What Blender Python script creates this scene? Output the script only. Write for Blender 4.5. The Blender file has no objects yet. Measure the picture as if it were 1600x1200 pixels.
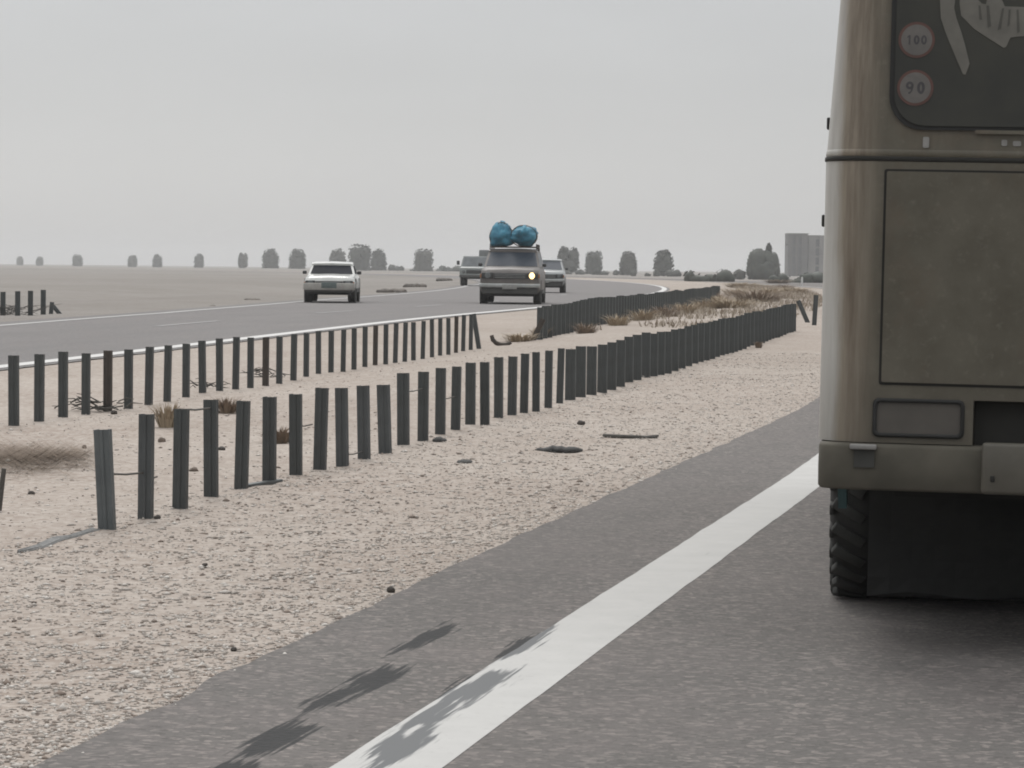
import bpy, bmesh, math, random
import numpy as np
from mathutils import Vector, Matrix, noise

random.seed(7)
rng = np.random.default_rng(7)
PI = math.pi
scene = bpy.context.scene
COL = scene.collection

# ------------------------------------------------------------------ camera
FPX, CAM_H = 4500.0, 1.25                 # focal length in pixels of a 1600 px wide frame, eye height
PITCH, ROLL = math.atan(180.2 / FPX), math.atan(0.011)
_up = Vector((0, math.sin(PITCH), math.cos(PITCH)))
CAM_F = Vector((0, math.cos(PITCH), -math.sin(PITCH)))
CAM_R = Vector((1, 0, 0)) * math.cos(ROLL) + _up * math.sin(ROLL)
CAM_U = _up * math.cos(ROLL) - Vector((1, 0, 0)) * math.sin(ROLL)
cam_data = bpy.data.cameras.new('camera')
cam = bpy.data.objects.new('camera', cam_data)
COL.objects.link(cam)
cam_data.sensor_width = 36.0
cam_data.lens = 36.0 * FPX / 1600.0
cam_data.clip_start, cam_data.clip_end = 0.1, 12000.0
m = Matrix((CAM_R, CAM_U, -CAM_F)).transposed().to_4x4()
m.translation = (0, 0, CAM_H)
cam.matrix_world = m
scene.camera = cam

# ------------------------------------------------------------------ sky, sun, exposure
SUN_EL, SUN_AZ = math.radians(48), math.radians(-12)       # azimuth from +Y, negative = to the left
world = bpy.data.worlds.new('World')
scene.world = world
world.use_nodes = True
wt = world.node_tree
wt.nodes.clear()
w_out = wt.nodes.new('ShaderNodeOutputWorld')
sky = wt.nodes.new('ShaderNodeTexSky')
sky.sky_type = 'NISHITA'
sky.sun_disc = False
sky.sun_elevation = SUN_EL
sky.sun_rotation = SUN_AZ
sky.dust_density = 1.5
sky.air_density = 1.0
hs = wt.nodes.new('ShaderNodeHueSaturation')
hs.inputs['Saturation'].default_value = 0.12
bg1 = wt.nodes.new('ShaderNodeBackground')
bg1.inputs['Strength'].default_value = 0.05
wt.links.new(sky.outputs[0], hs.inputs['Color'])
wt.links.new(hs.outputs[0], bg1.inputs['Color'])
tc = wt.nodes.new('ShaderNodeTexCoord')
sx = wt.nodes.new('ShaderNodeSeparateXYZ')
wt.links.new(tc.outputs['Generated'], sx.inputs[0])
ramp = wt.nodes.new('ShaderNodeValToRGB')                   # overcast layer, brighter towards the zenith
els = ramp.color_ramp.elements
els[0].position, els[0].color = 0.0, (0.25, 0.255, 0.26, 1)
els[1].position, els[1].color = 1.0, (1.78, 1.79, 1.80, 1)
e = els.new(0.05); e.color = (0.170, 0.176, 0.183, 1)
e = els.new(0.13); e.color = (0.225, 0.235, 0.25, 1)
wt.links.new(sx.outputs['Z'], ramp.inputs[0])
bg2 = wt.nodes.new('ShaderNodeBackground')
cl = wt.nodes.new('ShaderNodeTexNoise')
cl.inputs['Scale'].default_value = 9.0
cl.inputs['Detail'].default_value = 5.0
cmap = wt.nodes.new('ShaderNodeMapping')
cmap.inputs['Scale'].default_value = (1.0, 1.0, 3.5)
wt.links.new(tc.outputs['Generated'], cmap.inputs['Vector'])
wt.links.new(cmap.outputs[0], cl.inputs['Vector'])
cr = wt.nodes.new('ShaderNodeMapRange')
cr.inputs['From Min'].default_value, cr.inputs['From Max'].default_value = 0.3, 0.7
cr.inputs['To Min'].default_value, cr.inputs['To Max'].default_value = 0.93, 1.07
wt.links.new(cl.outputs['Fac'], cr.inputs['Value'])
cm = wt.nodes.new('ShaderNodeMix')
cm.data_type, cm.blend_type = 'RGBA', 'MULTIPLY'
cm.inputs[0].default_value = 1.0
wt.links.new(ramp.outputs[0], cm.inputs[6])
wt.links.new(cr.outputs[0], cm.inputs[7])
wt.links.new(cm.outputs[2], bg2.inputs['Color'])
bg2.inputs['Strength'].default_value = 0.78
addsh = wt.nodes.new('ShaderNodeAddShader')
wt.links.new(bg1.outputs[0], addsh.inputs[0])
wt.links.new(bg2.outputs[0], addsh.inputs[1])
wt.links.new(addsh.outputs[0], w_out.inputs['Surface'])

sun_data = bpy.data.lights.new('sun', 'SUN')
sun_data.energy = 1.4
sun_data.angle = math.radians(22)
sun_data.color = (1.0, 0.965, 0.92)
sun = bpy.data.objects.new('sun', sun_data)
COL.objects.link(sun)
sdir = Vector((math.sin(SUN_AZ) * math.cos(SUN_EL), math.cos(SUN_AZ) * math.cos(SUN_EL), math.sin(SUN_EL)))
sun.rotation_euler = sdir.to_track_quat('Z', 'Y').to_euler()

scene.view_settings.view_transform = 'Standard'
scene.view_settings.look = 'None'
scene.view_settings.gamma = 1.0
scene.view_settings.use_curve_mapping = False
scene.view_settings.exposure = 0.0
scene.render.engine = 'CYCLES'
scene.cycles.use_denoising = True
scene.cycles.filter_width = 1.9
scene.cycles.max_bounces = 6
scene.cycles.volume_bounces = 1

# ------------------------------------------------------------------ layout of the place
TH, RAD, S0 = math.atan(910 / FPX), 960.0, 8.0             # road heading, bend radius, start of bend


def smooth(x):
    x = min(1.0, max(0.0, x))
    return x * x * (3 - 2 * x)


def xy2st(X, Y):
    a = X * math.sin(TH) + Y * math.cos(TH)
    b = -X * math.cos(TH) + Y * math.sin(TH)
    if a < S0:
        return a, b
    return S0 + RAD * math.atan2(a - S0, RAD - b), RAD - math.hypot(a - S0, RAD - b)


def st2xy(s, t):
    if s < S0:
        a, b = s, t
    else:
        f = (s - S0) / RAD
        a, b = S0 + (RAD - t) * math.sin(f), RAD - (RAD - t) * math.cos(f)
    return a * math.sin(TH) - b * math.cos(TH), a * math.cos(TH) + b * math.sin(TH)


def hst(s, t):
    return 0.28 * smooth((s - 10) / 50)


def hxy(X, Y):
    s, t = xy2st(X, Y)
    return hst(s, t)


def heading(s):                                            # compass angle of the road, from +Y to the right
    return TH - max(0.0, s - S0) / RAD


def ground_at(px, py):                                     # where a line of sight meets the ground
    d = CAM_F * FPX + CAM_R * (px - 800) + CAM_U * (600 - py)
    z = 0.0
    for _ in range(40):
        k = (z - CAM_H) / d.z
        z = hxy(d.x * k, d.y * k)
    return Vector((d.x * k, d.y * k, z))


def at_depth(px, py, Y):
    d = CAM_F * FPX + CAM_R * (px - 800) + CAM_U * (600 - py)
    return Vector((0, 0, CAM_H)) + d * (Y / d.y)


# ------------------------------------------------------------------ object helpers
def tag(o, label=None, cat=None, group=None, kind=None):
    if label: o['label'] = label
    if cat: o['category'] = cat
    if group: o['group'] = group
    if kind: o['kind'] = kind
    return o


def empty(name, loc, rz=0.0, ry=0.0):
    o = bpy.data.objects.new(name, None)
    COL.objects.link(o)
    o.location = loc
    o.rotation_euler = (0, ry, rz)
    o.empty_display_size = 0.2
    return o


def link(name, me, parent=None, loc=None):
    o = bpy.data.objects.new(name, me)
    COL.objects.link(o)
    if parent is not None: o.parent = parent
    if loc is not None: o.location = loc
    return o


class MB:
    """collects shapes and links them as ONE mesh object"""
    def __init__(self):
        self.v, self.f, self.sm = [], [], []

    def add(self, verts, faces, sm=False):
        n = len(self.v)
        self.v += [tuple(p) for p in verts]
        for f in faces:
            self.f.append([i + n for i in f]); self.sm.append(sm)
        return self

    def box(self, c, size, R=None, bev=0.0):
        hx, hy, hz = size[0] / 2, size[1] / 2, size[2] / 2
        if bev <= 0:
            vs = [Vector((x, y, z)) for x in (-hx, hx) for y in (-hy, hy) for z in (-hz, hz)]
            fs = [(0, 1, 3, 2), (4, 6, 7, 5), (0, 4, 5, 1), (2, 3, 7, 6), (0, 2, 6, 4), (1, 5, 7, 3)]
        else:
            bm = bmesh.new()
            bmesh.ops.create_cube(bm, size=1.0, matrix=Matrix.Diagonal((size[0], size[1], size[2], 1)))
            bmesh.ops.bevel(bm, geom=bm.edges[:], offset=bev, segments=2, affect='EDGES', profile=0.5)
            bm.verts.index_update()
            vs = [v.co.copy() for v in bm.verts]
            fs = [[v.index for v in f.verts] for f in bm.faces]
            bm.free()
        if R is not None: vs = [R @ p for p in vs]
        c = Vector(c)
        return self.add([p + c for p in vs], fs, bev > 0)

    def loft(self, rings, closed=True, cap=True, sm=True):
        n = len(rings[0])
        vs = [p for r in rings for p in r]
        fs = []
        for i in range(len(rings) - 1):
            for j in range(n if closed else n - 1):
                k = (j + 1) % n
                fs.append((i * n + j, i * n + k, (i + 1) * n + k, (i + 1) * n + j))
        self.add(vs, fs, sm)
        if cap and closed:
            self.add(rings[0], [list(range(n))[::-1]]); self.add(rings[-1], [list(range(n))])
        return self

    def tube(self, pts, r, n=8, sm=True):
        pts = [Vector(p) for p in pts]
        rs = r if isinstance(r, (list, tuple)) else [r] * len(pts)
        rings = []
        for i, p in enumerate(pts):
            d = (pts[min(i + 1, len(pts) - 1)] - pts[max(i - 1, 0)]).normalized()
            a = d.orthogonal().normalized() if i == 0 else (a - d * a.dot(d)).normalized()
            b = d.cross(a)
            rings.append([p + (a * math.cos(2 * PI * k / n) + b * math.sin(2 * PI * k / n)) * rs[i] for k in range(n)])
        return self.loft(rings, sm=sm)

    def lathe(self, prof, c, axis='x', n=24):
        """prof = [(along, radius)]"""
        c = Vector(c); rings = []
        for al, r in prof:
            ring = []
            for k in range(n):
                a = 2 * PI * k / n
                q = (al, r * math.cos(a), r * math.sin(a))
                if axis == 'y': q = (r * math.cos(a), al, r * math.sin(a))
                if axis == 'z': q = (r * math.cos(a), r * math.sin(a), al)
                ring.append(c + Vector(q))
            rings.append(ring)
        return self.loft(rings)

    def prism(self, outline, fn, d0, d1, sm=False):
        """2-D outline [(u, w)] extruded between depths d0 and d1; fn(u, w, depth) -> point"""
        n = len(outline)
        a = [fn(u, w, d0) for u, w in outline]; b = [fn(u, w, d1) for u, w in outline]
        self.add(a + b, [(i, (i + 1) % n, n + (i + 1) % n, n + i) for i in range(n)], sm)
        self.add(a, [list(range(n))[::-1]]); self.add(b, [list(range(n))])
        return self

    def mesh(self, name, mat):
        me = bpy.data.meshes.new(name)
        me.from_pydata(self.v, [], self.f)
        me.polygons.foreach_set('use_smooth', self.sm)
        bm = bmesh.new(); bm.from_mesh(me)
        bmesh.ops.recalc_face_normals(bm, faces=bm.faces[:])
        bm.to_mesh(me); bm.free()
        if mat: me.materials.append(mat)
        me.update()
        return me

    def build(self, name, mat, parent=None, loc=None):
        return link(name, self.mesh(name, mat), parent, loc)


def rrect(u0, u1, w0, w1, r, n=6):
    pts = []
    for cu, cw, a0 in ((u1 - r, w1 - r, 0), (u0 + r, w1 - r, PI / 2), (u0 + r, w0 + r, PI), (u1 - r, w0 + r, 1.5 * PI)):
        for k in range(n + 1):
            a = a0 + PI / 2 * k / n
            pts.append((cu + r * math.cos(a), cw + r * math.sin(a)))
    return pts


def blob(bm_or_mb, c, size, seed, sub=2, amp=0.25, fr=1.6, power=1.0, flat=None):
    bm = bmesh.new()
    bmesh.ops.create_icosphere(bm, subdivisions=sub, radius=1.0)
    bm.verts.index_update()
    vs = []
    for v in bm.verts:
        p = v.co.copy()
        if power != 1.0:
            k = (abs(p.x) ** power + abs(p.y) ** power + abs(p.z) ** power) ** (-1 / power)
            p = p * k
        p *= 1 + amp * noise.noise(v.co * fr + Vector((seed * 3.1, seed * 1.7, seed)))
        q = Vector((p.x * size[0], p.y * size[1], p.z * size[2])) + Vector(c)
        if flat is not None: q.z = max(q.z, flat)
        vs.append(q)
    fs = [[v.index for v in f.verts] for f in bm.faces]
    bm.free()
    bm_or_mb.add(vs, fs, True)


# ------------------------------------------------------------------ materials
def new_mat(name):
    mt = bpy.data.materials.new(name)
    mt.use_nodes = True
    nt = mt.node_tree
    b = nt.nodes['Principled BSDF']
    return mt, nt, b


def nd(nt, typ, ins=None, **props):
    n = nt.nodes.new(typ)
    for k, v in props.items(): setattr(n, k, v)
    for k, v in (ins or {}).items():
        if hasattr(v, 'links') or isinstance(v, bpy.types.NodeSocket): nt.links.new(v, n.inputs[k])
        else: n.inputs[k].default_value = v
    return n


def mixc(nt, fac, a, b, blend='MIX'):
    n = nt.nodes.new('ShaderNodeMix')
    n.data_type = 'RGBA'; n.blend_type = blend
    for sock, v in ((n.inputs[0], fac), (n.inputs[6], a), (n.inputs[7], b)):
        if isinstance(v, bpy.types.NodeSocket): nt.links.new(v, sock)
        else: sock.default_value = v if not isinstance(v, (tuple, list)) else ((*v, 1) if len(v) == 3 else v)
    return n.outputs[2]


def nz(nt, co, scale, detail=4, rough=0.55, stretch=None):
    if stretch:
        mp = nd(nt, 'ShaderNodeMapping', {'Vector': co, 'Scale': stretch}); co = mp.outputs[0]
    return nd(nt, 'ShaderNodeTexNoise', {'Vector': co, 'Scale': scale, 'Detail': detail, 'Roughness': rough}).outputs['Fac']


def rng_map(nt, v, a, b, c=0.0, d=1.0):
    return nd(nt, 'ShaderNodeMapRange', {'Value': v, 'From Min': a, 'From Max': b, 'To Min': c, 'To Max': d}).outputs[0]


def bump(nt, b, hgt, strength, dist):
    n = nd(nt, 'ShaderNodeBump', {'Height': hgt, 'Strength': strength, 'Distance': dist})
    nt.links.new(n.outputs[0], b.inputs['Normal'])


def simple(name, c1, c2=None, rough=0.6, scale=8.0, metal=0.0, bmp=0.0, spec=0.5, stretch=None, coat=0.0):
    mt, nt, b = new_mat(name)
    c2 = c2 or tuple(x * 0.75 for x in c1)
    co = nd(nt, 'ShaderNodeTexCoord').outputs['Object']
    f = nz(nt, co, scale, 5, 0.6, stretch)
    col = mixc(nt, rng_map(nt, f, 0.35, 0.65), c2, c1)
    nt.links.new(col, b.inputs['Base Color'])
    b.inputs['Roughness'].default_value = rough
    b.inputs['Metallic'].default_value = metal
    b.inputs['Specular IOR Level'].default_value = spec
    b.inputs['Coat Weight'].default_value = coat
    if bmp: bump(nt, b, nz(nt, co, scale * 4, 3), 0.5, bmp)
    return mt


def sand_mat(name='sand_gravel', mul=(1, 1, 1)):
    mt, nt, b = new_mat(name)
    co = nd(nt, 'ShaderNodeTexCoord').outputs['Object']
    big = nz(nt, co, 0.35, 5, 0.6)
    mid = nz(nt, co, 2.6, 5, 0.65)
    fine = nz(nt, co, 26, 4, 0.7)
    vor = nd(nt, 'ShaderNodeTexVoronoi', {'Vector': co, 'Scale': 34.0, 'Randomness': 1.0})
    far = nz(nt, co, 0.02, 6, 0.6)
    c = mixc(nt, rng_map(nt, big, 0.35, 0.65), (0.345, 0.270, 0.222), (0.455, 0.385, 0.330))
    c = mixc(nt, rng_map(nt, mid, 0.3, 0.7, 0.0, 0.45), c, (0.52, 0.455, 0.40))
    st = mixc(nt, rng_map(nt, nd(nt, 'ShaderNodeSeparateColor', {'Color': vor.outputs['Color']}).outputs[0], 0.0, 1.0),
              (0.26, 0.205, 0.17), (0.62, 0.56, 0.50))
    c = mixc(nt, 0.42, c, st)
    c = mixc(nt, rng_map(nt, fine, 0.36, 0.28, 0, 0.4), c, (0.15, 0.115, 0.09))
    c = mixc(nt, rng_map(nt, far, 0.42, 0.62, 0, 0.35), c, (0.28, 0.24, 0.20))
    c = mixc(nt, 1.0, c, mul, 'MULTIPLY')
    nt.links.new(c, b.inputs['Base Color'])
    b.inputs['Roughness'].default_value = 0.95
    b.inputs['Specular IOR Level'].default_value = 0.1
    hgt = nd(nt, 'ShaderNodeMath', {0: vor.outputs['Distance'], 1: fine}, operation='ADD').outputs[0]
    bump(nt, b, hgt, 0.45, 0.005)
    return mt


def pebble_mat():
    mt, nt, b = new_mat('pebbles')
    g = nd(nt, 'ShaderNodeNewGeometry').outputs['Random Per Island']
    r = nd(nt, 'ShaderNodeValToRGB', {'Fac': g})
    e = r.color_ramp.elements
    e[0].color = (0.20, 0.17, 0.15, 1); e[1].color = (0.60, 0.57, 0.53, 1)
    for p, c in ((0.05, (0.24, 0.195, 0.165)), (0.25, (0.335, 0.298, 0.265)), (0.7, (0.43, 0.395, 0.36))):
        q = e.new(p); q.color = (*c, 1)
    nt.links.new(r.outputs[0], b.inputs['Base Color'])
    b.inputs['Roughness'].default_value = 0.9
    b.inputs['Specular IOR Level'].default_value = 0.15
    return mt


STAINS = [((380, 1200), (330, 1225), .07), ((378, 1185), (492, 1132), .085), ((478, 1118), (560, 1075), .075), ((535, 1088), (628, 1045), .085),
          ((618, 1026), (712, 975), .06), ((775, 1035), (868, 985), .055), ((690, 1110), (795, 1050), .085), ((630, 1150), (720, 1095), .06), ((545, 1215), (690, 1135), .085)]


def stain_mask(nt, co):
    """oil and rubber blots that lie on this stretch of road, streaked along the way the traffic runs"""
    mp = nd(nt, 'ShaderNodeMapping', {'Vector': co, 'Rotation': (0, 0, TH)})     # x across to the right, y along the road
    p = mp.outputs[0]
    tot = None
    for (a, b, hw) in STAINS:
        A, B = ground_at(*a), ground_at(*b)
        sa, ta = xy2st(A.x, A.y); sb, tb = xy2st(B.x, B.y)
        s, t = (sa + sb) / 2, (ta + tb) / 2
        q = nd(nt, 'ShaderNodeVectorMath', {0: p, 1: (-t, s, 0)}, operation='SUBTRACT').outputs[0]
        q = nd(nt, 'ShaderNodeVectorMath', {0: q, 1: (1 / hw, 1 / (abs(sb - sa) / 2 + 0.12), 0)}, operation='MULTIPLY').outputs[0]
        ln = nd(nt, 'ShaderNodeVectorMath', {0: q}, operation='LENGTH').outputs['Value']
        k = rng_map(nt, ln, 1.4, 0.25)
        tot = k if tot is None else nd(nt, 'ShaderNodeMath', {0: tot, 1: k}, operation='MAXIMUM').outputs[0]
    st = nz(nt, p, 1.0, 3, 0.6, (24, 1.5, 1))
    st2 = nz(nt, p, 1.0, 2, 0.5, (64, 2.2, 1))
    st = nd(nt, 'ShaderNodeMath', {0: nd(nt, 'ShaderNodeMath', {0: st, 1: 1.05}, operation='MULTIPLY').outputs[0], 1: nd(nt, 'ShaderNodeMath', {0: st2, 1: 1.0}, operation='MULTIPLY').outputs[0]}, operation='ADD').outputs[0]
    v = nd(nt, 'ShaderNodeMath', {0: nd(nt, 'ShaderNodeMath', {0: tot, 1: 0.75}, operation='MULTIPLY').outputs[0], 1: st}, operation='ADD').outputs[0]
    return rng_map(nt, v, 1.40, 1.55), p


def asphalt_mat(name, c1, c2, stained):
    mt, nt, b = new_mat(name)
    co = nd(nt, 'ShaderNodeTexCoord').outputs['Object']
    big = nz(nt, co, 0.5, 5, 0.6)
    agg = nd(nt, 'ShaderNodeTexVoronoi', {'Vector': co, 'Scale': 50.0})
    fine = nz(nt, co, 60, 3, 0.7)
    med = nz(nt, co, 13, 4, 0.7)
    c = mixc(nt, rng_map(nt, big, 0.3, 0.7), c2, c1)
    av = nd(nt, 'ShaderNodeSeparateColor', {'Color': agg.outputs['Color']}).outputs[0]
    c = mixc(nt, rng_map(nt, av, 0.68, 1.0, 0, 0.8), c, (0.30, 0.265, 0.245))
    c = mixc(nt, rng_map(nt, av, 0.22, 0.0, 0, 0.55), c, tuple(x * 0.5 for x in c2))
    c = mixc(nt, rng_map(nt, fine, 0.46, 0.3, 0, 0.6), c, tuple(x * 0.45 for x in c2))
    c = mixc(nt, rng_map(nt, med, 0.35, 0.65, 0.0, 0.35), c, tuple(x * 0.72 for x in c2))
    mp = nd(nt, 'ShaderNodeMapping', {'Vector': co, 'Rotation': (0, 0, TH)}).outputs[0]
    tr = nz(nt, mp, 1.0, 3, 0.5, (1.6, 0.06, 1))
    c = mixc(nt, rng_map(nt, tr, 0.4, 0.65, 0, 0.30), c, tuple(x * 0.78 for x in c2))
    pat = nz(nt, co, 1.7, 4, 0.7)
    c = mixc(nt, rng_map(nt, pat, 0.42, 0.66, 0, 0.30), c, (0.165, 0.145, 0.140))
    if stained:
        mk, _ = stain_mask(nt, co)
        c = mixc(nt, nd(nt, 'ShaderNodeMath', {0: mk, 1: 0.92}, operation='MULTIPLY').outputs[0], c, (0.028, 0.029, 0.030))
    nt.links.new(c, b.inputs['Base Color'])
    b.inputs['Roughness'].default_value = 0.88
    b.inputs['Specular IOR Level'].default_value = 0.2
    bump(nt, b, nd(nt, 'ShaderNodeMath', {0: agg.outputs['Distance'], 1: fine}, operation='ADD').outputs[0], 0.6, 0.005)
    return mt


def paint_mat(name, c1, wear, stained):
    mt, nt, b = new_mat(name)
    co = nd(nt, 'ShaderNodeTexCoord').outputs['Object']
    f = nz(nt, co, 5, 5, 0.6)
    g = nz(nt, co, 45, 3, 0.7)
    c = mixc(nt, rng_map(nt, f, 0.3, 0.7), tuple(x * 0.90 for x in c1), c1)
    c = mixc(nt, rng_map(nt, g, 0.40, 0.28, 0, wear), c, (0.2, 0.19, 0.18))
    if stained:
        mk, _ = stain_mask(nt, co)
        c = mixc(nt, nd(nt, 'ShaderNodeMath', {0: mk, 1: 0.96}, operation='MULTIPLY').outputs[0], c, (0.075, 0.08, 0.084))
    nt.links.new(c, b.inputs['Base Color'])
    b.inputs['Roughness'].default_value = 0.75
    return mt


def bus_paint(name='grimy_bus_paint'):
    """cream coach paint under soot and road film; the film is thick on the flat tail and thinner by the rounded corner posts, whose outer strip has sky reflection painted in"""
    mt, nt, b = new_mat(name)
    co = nd(nt, 'ShaderNodeTexCoord').outputs['Object']
    sp = nd(nt, 'ShaderNodeSeparateXYZ', {0: co})
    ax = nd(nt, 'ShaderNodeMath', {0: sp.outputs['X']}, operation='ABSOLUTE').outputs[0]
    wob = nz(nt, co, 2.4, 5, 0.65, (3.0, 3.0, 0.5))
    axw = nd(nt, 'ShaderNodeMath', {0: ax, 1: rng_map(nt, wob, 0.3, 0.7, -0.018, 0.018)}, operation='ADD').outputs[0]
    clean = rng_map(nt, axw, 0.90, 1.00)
    edge = rng_map(nt, axw, 1.035, 1.075)  # pale corner strip: the sky's reflection put into the paint colour
    streak = nz(nt, co, 3.2, 5, 0.7, (5.5, 5.5, 0.35))
    blot = nz(nt, co, 5, 5, 0.65)
    sp2 = nz(nt, co, 38, 4, 0.7)
    grime = mixc(nt, rng_map(nt, blot, 0.3, 0.7), (0.080, 0.071, 0.052), (0.122, 0.111, 0.084))
    grime = mixc(nt, rng_map(nt, sp2, 0.56, 0.72, 0, 0.5), grime, (0.16, 0.145, 0.115))
    rustn = nz(nt, co, 2.1, 5, 0.7)
    grime = mixc(nt, rng_map(nt, rustn, 0.52, 0.72, 0, 0.55), grime, (0.105, 0.070, 0.045))
    film = mixc(nt, rng_map(nt, streak, 0.36, 0.64), (0.135, 0.108, 0.080), (0.26, 0.225, 0.175))
    c = mixc(nt, clean, grime, film)
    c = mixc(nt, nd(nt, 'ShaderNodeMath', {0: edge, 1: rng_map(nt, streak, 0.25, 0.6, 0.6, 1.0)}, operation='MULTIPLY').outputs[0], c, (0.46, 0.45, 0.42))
    up = rng_map(nt, sp.outputs['Z'], 1.60, 2.1, 0.0, 0.5)
    c = mixc(nt, nd(nt, 'ShaderNodeMath', {0: up, 1: rng_map(nt, streak, 0.45, 0.7)}, operation='MULTIPLY').outputs[0], c, (0.24, 0.20, 0.155))
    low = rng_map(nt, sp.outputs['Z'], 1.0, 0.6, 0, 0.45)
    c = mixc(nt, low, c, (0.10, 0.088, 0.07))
    nt.links.new(c, b.inputs['Base Color'])
    b.inputs['Roughness'].default_value = 0.42
    b.inputs['Specular IOR Level'].default_value = 0.45
    nt.links.new(rng_map(nt, blot, 0.3, 0.7, 0.28, 0.50), b.inputs['Roughness'])
    bump(nt, b, nz(nt, co, 3.0, 2), 0.25, 0.01)
    return mt


def emit_mat(name, col, power):
    mt, nt, b = new_mat(name)
    b.inputs['Base Color'].default_value = (*col, 1)
    b.inputs['Emission Color'].default_value = (*col, 1)
    b.inputs['Emission Strength'].default_value = power
    return mt


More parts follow.
